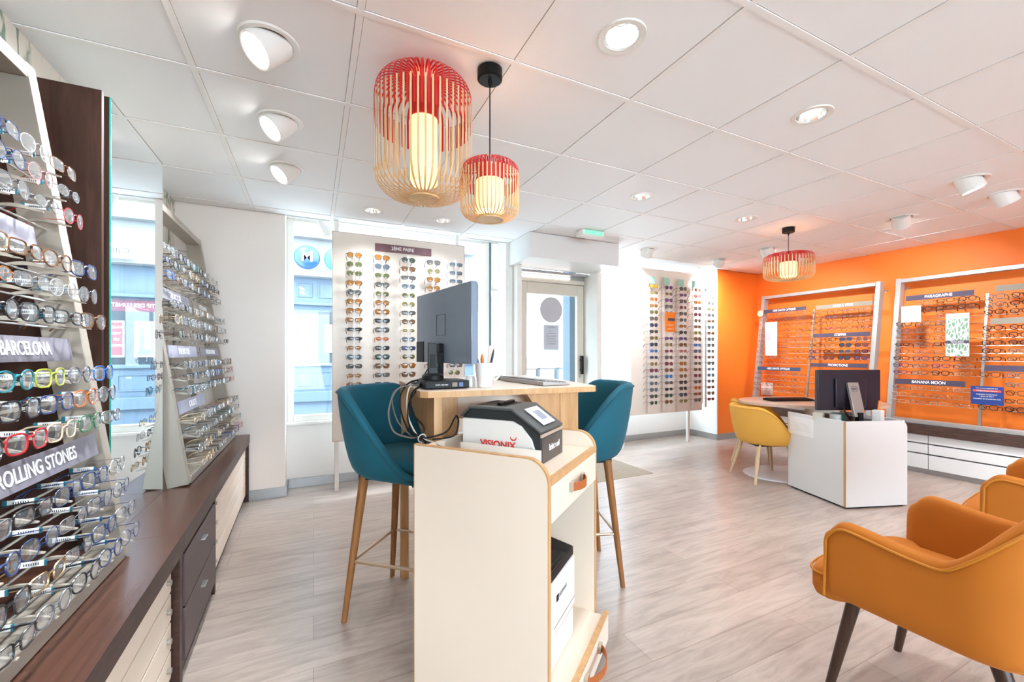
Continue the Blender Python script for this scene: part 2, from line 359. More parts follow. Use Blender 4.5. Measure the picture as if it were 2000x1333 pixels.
# door
dr = struct(thing('door_1', '', '')); del dr['label']; del dr['category']
Yd = 4.20
m_ = MB(); m_.box((2.09,Yd,0),(2.185,Yd+.05,2.045)).box((2.865,Yd,0),(2.955,Yd+.05,2.045)).box((2.185,Yd,1.915),(2.865,Yd+.05,2.045)).box((2.185,Yd,0),(2.865,Yd+.05,.14))
BEIGEF = mat('beige door profile', (.62, .56, .47), .4)
m_.build('door_leaf', BEIGEF, dr, bevel=.004)
MB().box((2.185,Yd+.02,.14),(2.865,Yd+.028,1.915)).build('door_pane', GLASS, dr)
MB().box((2.0,Yd,0),(2.085,Yd+.07,2.17)).box((2.0,Yd-.01,2.05),(2.965,Yd+.07,2.10)).build('door_frame', BEIGEF, dr, bevel=.004)
MB().box((2.895,Yd-.05,.98),(2.925,Yd-.02,1.20)).box((2.90,Yd-.02,1.02),(2.92,Yd,1.04)).box((2.90,Yd-.02,1.14),(2.92,Yd,1.16)).build('door_handle', BLACK, dr, bevel=.003)
MB().cyl((2.91,Yd-.02,.95),(2.91,Yd,.95),.014).build('lock_cylinder', STEEL, dr)
MB().box((2.0,Yd+.0,2.10),(2.965,Yd+.06,2.17)).box((2.0,Yd-.08,2.14),(2.965,Yd,2.17)).build('roller_track', mat('grey aluminium', (.40,.39,.38), .4, .5), dr)
MB().box((2.02,Yd-.02,2.105),(2.75,Yd-.005,2.125)).build('light_strip', emis('lit tube', (1,1,1), 3), dr)
tag(MB().tube([(2.512,Yd+.012,1.738),(2.512,Yd+.0185,1.738)], .149, 40).build('round_door_sticker', mat('grey frosted film', (.46,.45,.47), .6)), 'round grey sticker on the glass of the entrance door', 'sticker')
nt_ = thing('opening_hours_notice', 'small white notice with lines of print taped to the glass door', 'notice', (2.508, Yd+.008, 1.416))
B('sheet', (-.10,0,-.145), (.10,.002,.145), mat('pale grey paper', (.50,.52,.58), .6), nt_)
GT = mat('grey print', (.22,.23,.28), .6)
text('print_line', 'Horaires', .028, GT, nt_, (0,-.001,.12))
for i in range(6): text('print_line', ['Lundi  -----','Mardi 9h30-19h','Mercredi 9h30-19h','Jeudi 9h30-19h','Vendredi 9h30-19h','Samedi 9h30-19h'][i], .017, GT, nt_, (0,-.001,.075-.03*i))
# roller box over the door
tag(MB().box((1.90,3.59,2.17),(2.99,4.08,ZC-.005)).build('shutter_housing', LAMB, bevel=.002), 'white boxed housing above the entrance door', 'shutter box')
ex = thing('emergency_exit_light', 'white emergency exit light with green running figure on the ceiling', 'exit sign', (2.436,3.35,ZC-.004))
B('light_body', (-.13,-.06,-.055), (.13,.06,0), WPLAST, ex, bevel=.01)
eg = B('pictogram', (-.105,-.063,-.048), (.105,-.0602,-.006), mat('green pictogram', (.16,.52,.36), .4, emit=(.2,.7,.45), es=.4), ex)
MB().cyl((-.03,-.0635,-.018),(-.03,-.066,-.018),.005,n=10).bar((-.03,-.065,-.022),(-.035,-.065,-.034),.006,.003,(0,1,0)).bar((-.035,-.065,-.034),(-.022,-.065,-.044),.004,.003,(0,1,0)).bar((-.035,-.065,-.034),(-.05,-.065,-.043),.004,.003,(0,1,0)).bar((.01,-.065,-.028),(.07,-.065,-.028),.006,.003,(0,1,0)).build('running_figure', TXT, ex)

# ------------------------------------------------------------------ street outside
GR = mat('pale paving', (.62,.62,.60), .8, var=.08, scale=2)
struct(B('ground_outside', (-30, 4.6, -.22), (40, 45, -.1), GR)); struct(B('ground_rear', (-30, -40, -.22), (40, YB-.15, -.1), GR))
struct(B('pavement_kerb', (-30, 7.6, -.1), (3.6, 9.0, .02), mat('kerb stone', (.50,.50,.49), .8)))
FB = mat('pale blue shopfront paint', (.045,.072,.105), .55, var=.05); FW = mat('pale stone facade', (.16,.165,.17), .8, var=.06, scale=2)
DKG = mat('dark shop window', (.015,.022,.03), .3)
bd = thing('facade_building', 'pale blue panelled shopfront building across the street', 'building', (0,9,0))
B('wall', (-9,0.05,-.1), (3.4,5,7.5), FW, bd)
B('timber_front', (-.62,0,-.1), (3.3,.05,2.78), FB, bd)
for z0, z1, dep, nm in ((2.70,2.80,-.22,'cornice'),(2.16,2.22,-.10,'cornice'),(.98,1.04,-.06,'ledge'),(.30,.50,-.08,'plinth'),(3.45,3.60,-.15,'cornice')):
    B(nm, (-.62,dep,z0), (3.3,.03,z1), FB if z1 < 2.5 else FW, bd, bevel=.01)
def pan(x0,x1,z0,z1):
    q = MB(); w = .018
    q.box((x0,-.018,z0),(x1,.01,z0+w)).box((x0,-.018,z1-w),(x1,.01,z1)).box((x0,-.018,z0+w),(x0+w,.01,z1-w)).box((x1-w,-.018,z0+w),(x1,.01,z1-w))
    q.build('raised_panel', FB, bd)
for x0,x1,z0,z1 in ((-.28,-.02,2.32,2.6),(.08,.45,2.32,2.6),(-.3,-.02,1.12,2.0),(-.3,-.02,.6,.88),(.06,.33,.6,.88),(.42,.9,.6,.88),(1.0,1.6,.6,.88)): pan(x0,x1,z0,z1)
B('shop_window', (.09,-.01,1.06), (.72,.004,2.05), DKG, bd)
B('shop_window', (1.0,-.01,1.06), (1.9,.004,1.95), DKG, bd)
B('red_banner', (1.0,-.014,1.93), (1.9,-.008,2.12), mat('wine red banner', (.07,.015,.03), .5), bd)
text('banner_lettering', 'COLLECTIF DES LUNETIERS', .085, TXT, bd, (1.3,-.02,2.03))
for x0, x1, c in ((1.50,1.69,(.20,.03,.04)),(1.10,1.37,(.09,.13,.12))):
    pp = B('poster', (x0,-.03,1.17), (x1,-.012,1.77), PAPER, bd); B('poster_print', (x0+.02,-.034,1.2), (x1-.02,-.03,1.74), mat('poster print %g' % x0, c, .5, var=.5, scale=9), pp)
    if x0 > 1.4:
        for i_, s_ in enumerate(('SOLDES','VOIR','LES','OFFRES')): text('poster_lettering', s_, .05, TXT, pp, ((x0+x1)/2,-.036,1.66-.1*i_))
B('notice_board', (-.28,-.03,1.12), (-.02,-.015,1.52), PAPER, bd); B('paper_sheet', (.2,-.02,1.25), (.4,-.011,1.8), PAPER, bd)
B('upper_window', (1.55,.0,3.75), (2.25,.06,5.0), mat('blue grey shutter', (.25,.31,.38), .6), bd)
B('upper_window', (-1.5,.0,3.75), (-.8,.06,5.0), mat('blue grey shutter', (.25,.31,.38), .6), bd)
hs = thing('hanging_shop_sign', 'white projecting sign with blue letters on the opposite facade', 'sign', (1.48,8.66,2.86))
B('sign_board', (-.22,-.02,-.12), (.3,.01,.12), PAPER, hs); MB().cyl((.04,.01,.05),(.04,.33,.05),.012).build('bracket', STEEL, hs); text('sign_lettering', 'Cabinet', .13, mat('blue letters', (.004,.009,.02), .5), hs, (.05,-.025,0))
BLU = mat('glossy blue', (.002,.035,.17), .25); TLQ = mat('glossy turquoise', (.003,.12,.13), .25)
for nm, x, mt, s_ in (('blue', -.105, BLU, 'M'), ('turquoise', .40, TLQ, 'M')):
    b_ = thing('round_sign', '%s round sign with a white letter on the facade opposite' % nm, 'sign', (x,8.55,3.0))
    MB().ball((0,0,0), .22, 24, (1,.3,1)).build('sign_disc', mt, b_); MB().cyl((0,0,0),(0,.45,0),.015).build('bracket', STEEL, b_)
    text('sign_letter', s_, .26, TXT, b_, (0,-.075,0), bold=.006)
fb2 = thing('far_building', 'pale stone building beyond the square outside', 'building', (12,17,0))
B('wall', (-8,0,-.1), (16,5,9), FW, fb2)
for i in range(7):
    for z0 in (1.0, 4.2): B('window', (-6.6+2.6*i,-.03,z0), (-5.5+2.6*i,.02,z0+2.0), mat('pale far window', (.42,.48,.52), .4), fb2)
for i in range(3):
    x = 4.2+.50*i
    b_ = thing('wheelie_bin', 'grey wheeled bin on the pavement, %s of the three seen through the door' % ('leftmost','middle','rightmost')[i], 'bin', (x, 8.2+.05*i, -.1), .1*i, 'bins outside')
    GB = mat('grey bin plastic', (.20,.23,.26), .5)
    q = MB(); q.prism([(-.16,0),(.16,0),(.2,1.0),(-.2,1.0)], -.18, .22, 'y'); q.build('bin_body', GB, b_, bevel=.02)
    MB().box((-.22,-.24,1.0),(.22,.24,1.07)).build('lid', mat('bin lid %d' % i, ((.36,.18,.14),(.25,.27,.3),(.25,.27,.3))[i], .5), b_, bevel=.02)
    for sx in (-1, 1): MB().cyl((sx*.17,.22,.09),(sx*.21,.22,.09),.09).build('wheel', BLACK, b_)
tag(MB().lathe([(.16,0),(.14,.05),(.03,.6),(0,.62)], (5.05,9.2,-.1)).build('traffic_cone', mat('faded cone', (.55,.55,.55), .6)), 'pale traffic cone standing behind the bins outside', 'cone')
tag(B('shutter_post', (2.93,4.46,-.1), (3.06,4.62,2.40), mat('blue grey paint', (.13,.19,.25), .5)), 'blue grey post just outside the door', 'post')

# ------------------------------------------------------------------ lamps
def disk_light(name, parent, loc, rot, size, w, col=(.88,.95,1), spread=PI):
    ld = bpy.data.lights.new(name, 'AREA'); ld.shape = 'DISK'; ld.size = size; ld.energy = w; ld.color = col; ld.spread = spread
    o = bpy.data.objects.new(name, ld); COL.objects.link(o); o.location = loc; o.rotation_euler = rot; o.parent = parent; return o
LIT = emis('lit lamp glass', (1,.97,.90), 7); REFL = mat('faceted reflector', (.85,.82,.78), .12, 1, var=.25, scale=60)
def recess():
    t = thing('recessed_downlight', '', 'ceiling light')
    MB().lathe([(HR+.012,-.004),(HR+.010,-.007),(HR-.012,-.005),(HR-.014,0),(HR-.001,.001),(HR+.012,-.0005)], n=36, closed=True).build('trim_ring', WPLAST, t)
    MB().lathe([(HR-.013,-.002),(HR-.02,.03),(.05,.075),(.03,.09),(.03,.088),(.048,.073),(HR-.022,.03),(HR-.016,-.002)], n=24, closed=True).build('reflector', REFL, t)
    MB().lathe([(.001,.070),(.038,.070),(.038,.078),(.001,.078)], n=24).build('lamp_glass', LIT, t)
    return t
R0 = recess(); RL = []; GL = []
DLN = {(.448,3.641):'left of the pair above the leftmost sunglasses board',(1.048,3.641):'right of the pair above the leftmost sunglasses board',(1.048,1.241):'largest and nearest, right of the black lamp canopy',(2.248,1.241):'second from the left in the near row',(2.248,2.441):'right of the medium lantern, middle of the ceiling',(3.448,2.441):'left of the wide lantern over the round table'}
for i, g in enumerate(DL):
    lab = 'round recessed downlight, ' + DLN.get(g, 'added unseen in the ceiling as fill light')
    t = R0 if i == 0 else dup(R0, (0,0,0), 0, lab)
    t.location = (*g, ZC); t['label'] = lab; t['group'] = 'round ceiling lights'
    RL.append(t)
HOUS = mat('white lamp housing', (.82,.80,.77), .4)
def gimbal():
    t = thing('gimbal_spotlight', '', 'ceiling light')
    MB().lathe([(HR+.028,-.001),(HR+.024,-.008),(HR+.004,-.007),(HR-.004,0),(HR-.004,.02),(HR,.0205),(HR+.0,0)], n=40, closed=True).build('trim_ring', WPLAST, t)
    MB().lathe([(HR,.001),(HR,.12),(.001,.12),(.001,.124),(HR+.004,.124),(HR+.004,.001)], n=32).build('recess_can', mat('dark recess', (.03,.03,.03), .6), t)
    h = MB().lathe([(.062,.05),(.066,0),(.067,-.068),(.064,-.072),(.058,-.070),(.056,-.062),(.001,-.062)], n=36).build('lamp_head', HOUS, t)
    MB().lathe([(.001,-.0645),(.055,-.0645),(.055,-.0625),(.001,-.0625)], n=32).build('lamp_glass', LIT, h)
    return t
def orient(o, d):  # local -Z along d
    o.rotation_euler = Vector(d).to_track_quat('-Z', 'Y').to_euler()
AIM = [(-.55,-.25,-.62)]*3 + [(.22,-.30,-.9),(.38,-.28,-.85),(.7,.25,-.55),(.7,.2,-.6),(.1,.55,-.62),(.4,.6,-.55)] + [(-.45,.30,-.85),(-.45,.35,-.8)] + [(.6,0,-.6)]
GLN = ['nearest of the three tilted towards the left stands','middle of the three tilted towards the left stands','farthest of the three tilted towards the left stands','left of the two bright ones at the right edge','rightmost of the two bright ones at the right edge','turned away towards the orange wall, above the second frame stand','turned away, just left of the wide lantern','small one above the right sunglasses board','in the far corner above the orange wall end']
G0 = gimbal()
for i, g in enumerate(GIM):
    lab = 'white swivel ceiling spotlight, ' + (GLN[i] if i < 9 else 'added unseen in the ceiling as fill light')
    if i == 0: t = G0
    else:
        t = dup(G0, (0,0,0), 0, lab)
    t['label'] = lab; t['group'] = 'swivel ceiling lights'; t.location = (*g, ZC)
    h = [c for c in t.children if c.name.startswith('lamp_head')][0]
    # sub-part of a copied head must hang on the copy
    orient(h, AIM[i]); h.location = (0,0,-.012)
    GL.append(h)
for t in RL: disk_light('bulb', t, (0,0,.062), (0,0,0), .09, LAMP_W, spread=2.6)
for h in GL: disk_light('bulb', h, (0,0,-.074), (0,0,0), .10, LAMP_W*1.0, spread=1.6)
RIBS = 46
def lantern(name, label, loc, R, top, bot, cord_top, rt, body_r, redf=.42):
    """bamboo cage lamp; top/bot are world heights"""
    t = thing(name, label, 'pendant lamp', (loc[0], loc[1], 0), 0, 'bamboo lanterns')
    Hh = top-bot; mb = MB(); sh = min(R*.55, Hh*.3)
    wr = .0055 if R < .15 else .0078
    def prof(pts, m_, off, flip):
        for k in range(RIBS):
            th = 2*PI*(k+off)/RIBS; er = Vector((math.cos(th), math.sin(th), 0)); et = Vector((-math.sin(th), math.cos(th), 0))
            vs = []
            for (r, z) in pts:
                c = er*r+Vector((0,0,z)); vs += [c-et*wr/2, c+et*wr/2]
            n_ = len(pts); vs2 = []
            for i in range(n_):
                a = Vector(pts[max(0,i-1)]+(0,)); b = Vector(pts[min(n_-1,i+1)]+(0,)); d = (b-a).normalized(); nn = Vector((d.y, -d.x))*.0016
                for q in (0, 1): vs2.append(vs[2*i+q] + er*nn.x + Vector((0,0,nn.y)))
            al = vs+vs2; o = 2*n_; fs = []
            for i in range(n_-1):
                a = 2*i; fs += [(a,a+1,a+3,a+2),(o+a+1,o+a,o+a+2,o+a+3),(a,a+2,o+a+2,o+a),(a+3,a+1,o+a+1,o+a+3)]
            mb.cur = m_; mb.add(al, fs)
    arc = lambda cx, cz, r, a0, a1, n_: [(cx+r*math.cos(math.radians(a0+(a1-a0)*i/n_)), cz+sz*math.sin(math.radians(a0+(a1-a0)*i/n_))) for i in range(n_+1)]
    # natural ribs: shoulder down to the bottom disc
    sz = Hh*.26; zs = bot+Hh*.80
    sp = lambda a, e: (abs(math.cos(math.radians(a)))**e, abs(math.sin(math.radians(a)))**e)
    nat = [(R, zs), (R, bot+sz*1.3)] + [(rt+(R-rt)*sp(a, .72)[0], bot+sz*(1-sp(a, .72)[1])) for a in range(4, 91, 8)] + [(rt, bot)]
    prof(nat, 0, 0, 1)
    rad = Hh*.20; zt = top-rad
    rin = rt*.95
    red = [(rin, zt-Hh*.12), (rin*1.05, zt), (rin+.008, top-rad*.25)] + [(rin+.01+(R-.002-rin-.01)*sp(a, .75)[0], top-rad*(1-sp(a, .75)[1])) for a in range(88, 1, -9)] + [(R-.003, top-rad*1.4), (R-.005, top-Hh*redf)]
    prof(red, 1, .5, 1)
    mb.build('bamboo_cage', [BAMB, REDB], t)
    MB().lathe([(rt+.006,bot-.006),(rt+.006,bot+.006),(rt-.004,bot+.008),(.001,bot+.006),(.001,bot-.004),(rt-.006,bot-.004),(rt-.004,bot-.006)], n=40, closed=True).build('bottom_disc', BAMB, t)
    MB().lathe([(rin+.004,zt-Hh*.14),(rin+.004,zt-Hh*.10),(rin-.002,zt-Hh*.10),(rin-.002,zt-Hh*.14)], n=40, closed=True).build('top_ring', REDB, t)
    zb0 = bot+Hh*.12; zb1 = bot+Hh*.68
    MB().lathe([(body_r,zb0),(body_r,zb1),(body_r-.003,zb1),(body_r-.003,zb0)], n=36, closed=True).build('inner_shade', emis('glowing fabric shade', (1,.72,.36), .48), t)
    MB().lathe([(body_r,zb1),(rin,top-.02),(rin-.003,top-.02),(body_r-.003,zb1)], n=36, closed=True).build('shade_collar', REDB, t)
    MB().ball((0,0,zb0+(zb1-zb0)*.6), .032, 16).build('light_bulb', emis('lit bulb', (1,.85,.6), 12), t)
    if cord_top is not None:
        MB().lathe([(.001,ZC-.005),(.052,ZC-.005),(.052,ZC-.045),(.046,ZC-.05),(.001,ZC-.05)], n=32).build('canopy', BLACK, t)
        MB().cyl((0,0,ZC-.05),(0,0,ZC-.075),.008,.005,12).cyl((0,0,ZC-.07),(0,0,top-.03),.0028,n=8).build('cord', BLACK, t)
    ld = bpy.data.lights.new('bulb_light', 'POINT'); ld.energy = 13*R/.2; ld.color = (1,.76,.5); ld.shadow_soft_size = .03
    o = bpy.data.objects.new('bulb_light', ld); COL.objects.link(o); o.location = (0,0,zb0+(zb1-zb0)*.6); o.parent = t
    return t
lantern('bamboo_lantern', 'largest tall red and natural bamboo lantern fixed close to the ceiling', (.43,1.788), .207, 2.405, 1.895, None, .062, .058)
lantern('bamboo_lantern', 'small rounded red and natural bamboo lantern hanging beside the big one', (.668,1.621), .123, 2.022, 1.79, 1, .052, .058, .42)
lantern('bamboo_lantern', 'wide flat red and natural bamboo lantern hanging over the round table', (4.06,2.447), .208, 2.175, 1.925, 1, .075, .07, .36)

# ------------------------------------------------------------------ upholstered shells
def horseshoe(w, b, f, r, N=48):
    pts = []
    def seg(p, q, n_):
        for i in range(n_): t = i/n_; pts.append((p[0]+(q[0]-p[0])*t, p[1]+(q[1]-p[1])*t))
    seg((-w,f), (-w,-b+r), 20)
    for i in range(24): a = PI+PI/2*i/24; pts.append((-w+r+r*math.cos(a), -b+r+r*math.sin(a)))
    if w-r > 1e-3: seg((-w+r,-b), (w-r,-b), 12)
    for i in range(24): a = 1.5*PI+PI/2*i/24; pts.append((w-r+r*math.cos(a), -b+r+r*math.sin(a)))
    seg((w,-b+r), (w,f), 20); pts.append((w,f))
    L = [0]
    for p, q in zip(pts, pts[1:]): L.append(L[-1]+math.dist(p, q))
    out = []
    for i in range(N+1):
        s_ = L[-1]*i/N; k = max(j for j in range(len(L)) if L[j] <= s_+1e-9); k = min(k, len(pts)-2)
        t = (s_-L[k])/max(1e-9, L[k+1]-L[k]); out.append((pts[k][0]+(pts[k+1][0]-pts[k][0])*t, pts[k][1]+(pts[k+1][1]-pts[k][1])*t))
    return out
def shell(name, path, top, bot, th, lean, m_, parent, pipe=None, pipem=None, taper=0):
    N = len(path)-1; rings = []; edge = []
    for i, (x, y) in enumerate(path):
        a = path[max(0,i-1)]; b = path[min(N,i+1)]; tx, ty = b[0]-a[0], b[1]-a[1]; l_ = math.hypot(tx, ty); nx, ny = ty/l_*1.0, -tx/l_
        # path runs left-front, back, right-front: outward is to the right of travel mirrored
        if nx*x+ny*(y+.0) < 0 and abs(nx) > .3: nx, ny = -nx, -ny
        if ny > 0 and abs(nx) < .7: nx, ny = -nx, -ny
        u = 2*i/N-1; zt = top(u); zb = bot(u); zt = max(zt, zb+.03); h = zt-zb; ring = []
        def off(o_, z):
            k = (z-zb)/.45*lean - taper*max(0, 1-(z-zb)/max(.001,h*.45))**2
            return (x+nx*(o_+k), y+ny*(o_+k), z)
        ring += [off(-th*.2, zb), off(th*.35, zb+h*.03), off(th*.5, zb+h*.16), off(th*.5, zb+h*.5), off(th*.5, zt-th*.6)]
        ring += [off(th*.40, zt-th*.18), off(0, zt), off(-th*.40, zt-th*.18)]
        ring += [off(-th*.5, zt-th*.6), off(-th*.5, zb+h*.5), off(-th*.5, zb+h*.16), off(-th*.42, zb+h*.02)]
        rings.append(ring); edge.append(Vector(off(th*.52, zt-th*.45)))
    mb = MB(); n = len(rings[0]); vs = [v for r in rings for v in r]; fs = []
    for i in range(N):
        for k in range(n): k2 = (k+1) % n; fs.append((i*n+k, i*n+k2, (i+1)*n+k2, (i+1)*n+k))
    # rounded end caps
    for e, i in ((1, 0), (-1, N)):
        c = [Vector(v) for v in rings[i]]; d = Vector((path[i][0]-path[i+e][0], path[i][1]-path[i+e][1], 0)).normalized()
        ctr = sum(c, Vector())/n; b0 = len(vs)
        vs += [tuple(ctr+(v-ctr)*Vector((.62,.62,.96))+d*th*.35) for v in c] if False else [tuple(Vector((ctr.x+(v.x-ctr.x)*.55, ctr.y+(v.y-ctr.y)*.55, ctr.z+(v.z-ctr.z)*.95))+d*th*.4) for v in c]
        for k in range(n): k2 = (k+1) % n; fs.append((i*n+k, i*n+k2, b0+k2, b0+k))
        fs.append(tuple(range(b0, b0+n)))
    mb.add(vs, fs); o = mb.build(name, m_, parent, sub=1, ang=180)
    if pipe:
        z0 = bot(-1)+.01; z1 = bot(1)+.01
        e = [Vector((edge[0].x, edge[0].y+th*.12, z0))] + [Vector((p.x, p.y, p.z)) for p in edge] + [Vector((edge[-1].x, edge[-1].y+th*.12, z1))]
        MB().tube(e, pipe, 8).build('piping', pipem, parent)
    return o
def cush(name, poly, z0, z1, m_, parent, **k):
    mb = MB(); c = Vector((sum(p[0] for p in poly)/len(poly), sum(p[1] for p in poly)/len(poly))); rnd = k.get('rnd', .03); crown = k.get('crown', .012)
    prof = [(rnd*1.2, z0), (rnd*.3, z0+rnd*.25), (0, z0+rnd), (0, z1-rnd), (rnd*.35, z1-rnd*.3), (rnd*1.2, z1), (rnd*3.5, z1+crown*.6), (rnd*6, z1+crown)]
    n = len(poly); vs = []
    for ins, z in prof:
        for p in poly:
            d = Vector(p)-c; l_ = d.length; vs.append((*(c+d*max(.05, (l_-ins)/l_)), z))
    fs = [tuple(range(n))[::-1]] + [(i*n+j, i*n+(j+1) % n, (i+1)*n+(j+1) % n, (i+1)*n+j) for i in range(len(prof)-1) for j in range(n)] + [tuple((len(prof)-1)*n+j for j in range(n))]
    mb.add(vs, fs); return mb.build(name, m_, parent, ang=180)
def dpoly(w, b, f, r, rf=.08, N=40):
    """closed seat outline: round back, rounded front corners"""
    p = horseshoe(w, b, f-rf, min(r, w), N)
    for i in range(1, 8): a = PI/2*i/8; p.append((w-rf+rf*math.cos(a), f-rf+rf*math.sin(a)))
    for i in range(0, 8): a = PI/2+PI/2*i/8; p.append((-w+rf+rf*math.cos(a), f-rf+rf*math.sin(a)))
    return p
def sm(a, b, x): t = min(1, max(0, (x-a)/(b-a))); return t*t*(3-2*t)
def tub_chair(kind):
    if kind == 'stool':
        t = thing('bar_stool', '', 'bar stool'); m_, lm, pm = TEAL, WALN, TEALP
        zs, zt, zb, w, b, f = .755, 1.07, .655, .235, .27, .15
    else:
        t = thing('tub_chair', '', 'chair'); m_, lm, pm = YEL, ASH, YEL
        zs, zt, zb, w, b, f = .445, .728, .355, .245, .26, .20
    top = lambda u: zs-.05 + (zt-zs+.05)*(1-sm(.34, 1.0, abs(u))**1.0)*1.0
    shell('tub_shell', horseshoe(w, b, f, w), top, lambda u: zb, .05, .055, m_, t, .0035, pm, taper=.03)
    cush('seat', dpoly(w-.028, b-.03, f+.055, w-.03), zb+.005, zs, m_, t)
    MB().box((-.16,-.18,zb-.012),(.16,.14,zb+.01)).build('seat_base', BLACK, t)
    for sx in (-1, 1):
        for sy in (-1, 1):
            tx, ty = sx*.145, sy*.14-.02; fx, fy = sx*.205, sy*.205-.02
            if kind == 'stool':
                MB().tube([(tx,ty,zb+.0),(fx,fy,.0)], [.022,.0125], 16).build('leg', lm, t)
            else: MB().tube([(tx,ty,zb+.0),(fx*1.07,fy*1.07,.0)], [.019,.011], 16).build('leg', lm, t)
    if kind == 'stool':
        z = .27; k = (zb-z)/zb; P_ = lambda sx, sy: (sx*(.145+(.205-.145)*k), sy*(.14+(.205-.14)*k)-.02, z)
        for a, b_ in (((-1,-1),(1,-1)),((1,-1),(1,1)),((1,1),(-1,1)),((-1,1),(-1,-1))):
            MB().cyl(P_(*a), P_(*b_), .0075, n=12).build('footrest_bar', mat('brass bar', (.55,.42,.30), .3, .8), t)
    return t
def face(d): return math.atan2(-d[0], d[1])
st = tub_chair('stool'); st.location = (.43,2.06,0); st.rotation_euler.z = face((.76,-.65)); st['label'] = 'teal velvet bar stool left of the high table, seat facing right'; st['group'] = 'teal bar stools'
dup(st, (1.325,2.0,0), face((-.92,.33)), 'teal velvet bar stool at the right end of the high table')
yc = tub_chair('chair'); yc.location = (4.03,2.64,0); yc.rotation_euler.z = face((.91,-.42)); yc['label'] = 'mustard yellow tub chair nearer the white pedestal, in front at the round table'; yc['group'] = 'yellow tub chairs'
dup(yc, (4.44,2.93,0), face((.92,-.39)), 'mustard yellow tub chair partly hidden behind the other yellow one')
def armchair():
    t = thing('armchair', '', 'armchair')
    w, b, f = .285, .255, .235
    def top(u):
        a = abs(u); z = .635 + .03*sm(.6,1,a) + .20*(1-sm(.32,.60,a))
        if a > .90: z -= .055*((a-.90)/.10)**2.5
        return z
    bot = lambda u: .375 + .075*(1-sm(.22,.42,abs(u)))
    shell('shell', horseshoe(w, b, f, .16, 96), top, bot, .055, .03, ORV, t, .0045, ORP)
    def spoly(g):
        p_ = horseshoe(w-.03+g, b-.02, f-.03, .14, 40)
        return p_ + [(math.copysign((.300+g)*abs(math.cos(PI*i/24))**.55, math.cos(PI*i/24)), f+.015+(.085+g)*math.sin(PI*i/24)**.6) for i in range(25)]
    cush('seat', spoly(0), .355, .465, ORV, t, rnd=.03)
    p = spoly(.003)
    MB().tube([(x,y,.445) for x, y in p], .004, 6, closed=True).build('seat_piping', ORP, t)
    for sx in (-1, 1):
        for tx, ty, fx, fy in ((.215,.20,.25,.27),(.20,-.13,.235,-.25)):
            MB().tube([(sx*tx,ty,.375),(sx*fx,fy,0)], [.0215,.013], 18).build('leg', DLEG, t)
    return t
ac = armchair(); ac.location = (1.93,.605,0); ac['label'] = 'nearest amber orange velvet armchair in the bottom right corner'; ac['group'] = 'orange velvet armchairs'
dup(ac, (3.25,.64,0), .12, 'amber orange velvet armchair at the right edge, beyond the nearest one')

# ------------------------------------------------------------------ high table, trolley and what stands on them
TZ = 1.075
ht = thing('high_table', 'white topped high table with light wood edge and legs', 'table', (0,0,0))
tp = [(.384,1.66),(.41,1.635),(1.18,1.585),(1.205,1.61),(1.30,2.05),(1.36,2.60),(.90,2.56),(.44,2.42)]
MB().prism(tp, TZ-.026, TZ-.0012).build('tabletop', PLY, ht)
tin = [(x+(.85-x)*.004, y+(2.05-y)*.004) for x, y in tp]
MB().prism(tin, TZ-.0012, TZ).build('white_surface', LAM, ht)
Mr = Matrix.Rotation(.05, 4, 'Z')
MB().box((.44,1.66,0),(.475,1.80,TZ-.026)).box((.475,1.72,0),(.56,1.76,TZ-.026)).build('leg', PLY, ht, bevel=.002)
MB().box((1.035,1.655,0),(1.135,1.695,TZ-.026)).build('leg', PLY, ht, bevel=.002)
MB().prism([(.43,2.30,),(.47,2.30),(.47,2.34),(.43,2.34)], 0, TZ-.026).build('leg', PLY, ht)
MB().box((1.22,2.35,0),(1.26,2.45,TZ-.026)).build('leg', PLY, ht)
MB().prism([(.50,TZ-.027),(1.04,TZ-.027),(.95,TZ-.14),(.56,TZ-.14)], 1.785, 1.80, 'y').build('modesty_panel', LAM, ht)
MB().prism([(1.78,TZ-.027),(2.36,TZ-.027),(1.80,TZ-.30),(1.77,TZ-.30)], .46, .485, 'x').build('brace', PLY, ht)
MB().prism([(.86,TZ-.027),(1.04,TZ-.027),(1.04,TZ-.27)], 1.66, 1.70, 'y').build('brace', PLY, ht)
# trolley
TA = math.atan2(.617,.787); TO = (.647,1.10,0)
tr = thing('storage_trolley', 'white and light wood storage trolley with drawer and open front', 'cabinet', TO, TA)
WD, DP, HT = .547, .52, .90
side = [(0,.03),(DP,.03),(DP,HT)] + [(.075-.075*math.sin(PI/2*i/10)+0, HT-.075+.075*math.cos(PI/2*i/10)) for i in range(11)]
def sidepanel(x0, x1, nm):
    a = MB().prism(side, x0, x1, 'x').build(nm, PLY, tr)
    ins = [(y+(.25-y)*.0, z) for y, z in side]
    for xx0, xx1 in ((x0-.0008, x0+.0005), (x1-.0005, x1+.0008)):
        MB().prism([(y+(.004 if y < .1 else -.004 if y > .4 else 0), z-(.004 if z > .5 else -.004)) for y, z in side], xx0, xx1, 'x').build('white_face', LAM, a)
sidepanel(0, .019, 'side_panel'); sidepanel(WD-.019, WD, 'side_panel')
MB().box((.02,DP-.018,.03),(WD-.02,DP,.885)).build('back_panel', LAM, tr, bevel=.001)
MB().box((.02,.018,.815),(WD-.02,DP-.019,.832)).build('tray', LAM, tr)
MB().box((.02,.0,.815),(WD-.02,.017,.836)).build('tray_edge', PLY, tr)
dw = MB().box((.021,-.002,.70),(WD-.021,.016,.814)).build('drawer', LAM, tr, bevel=.0015)
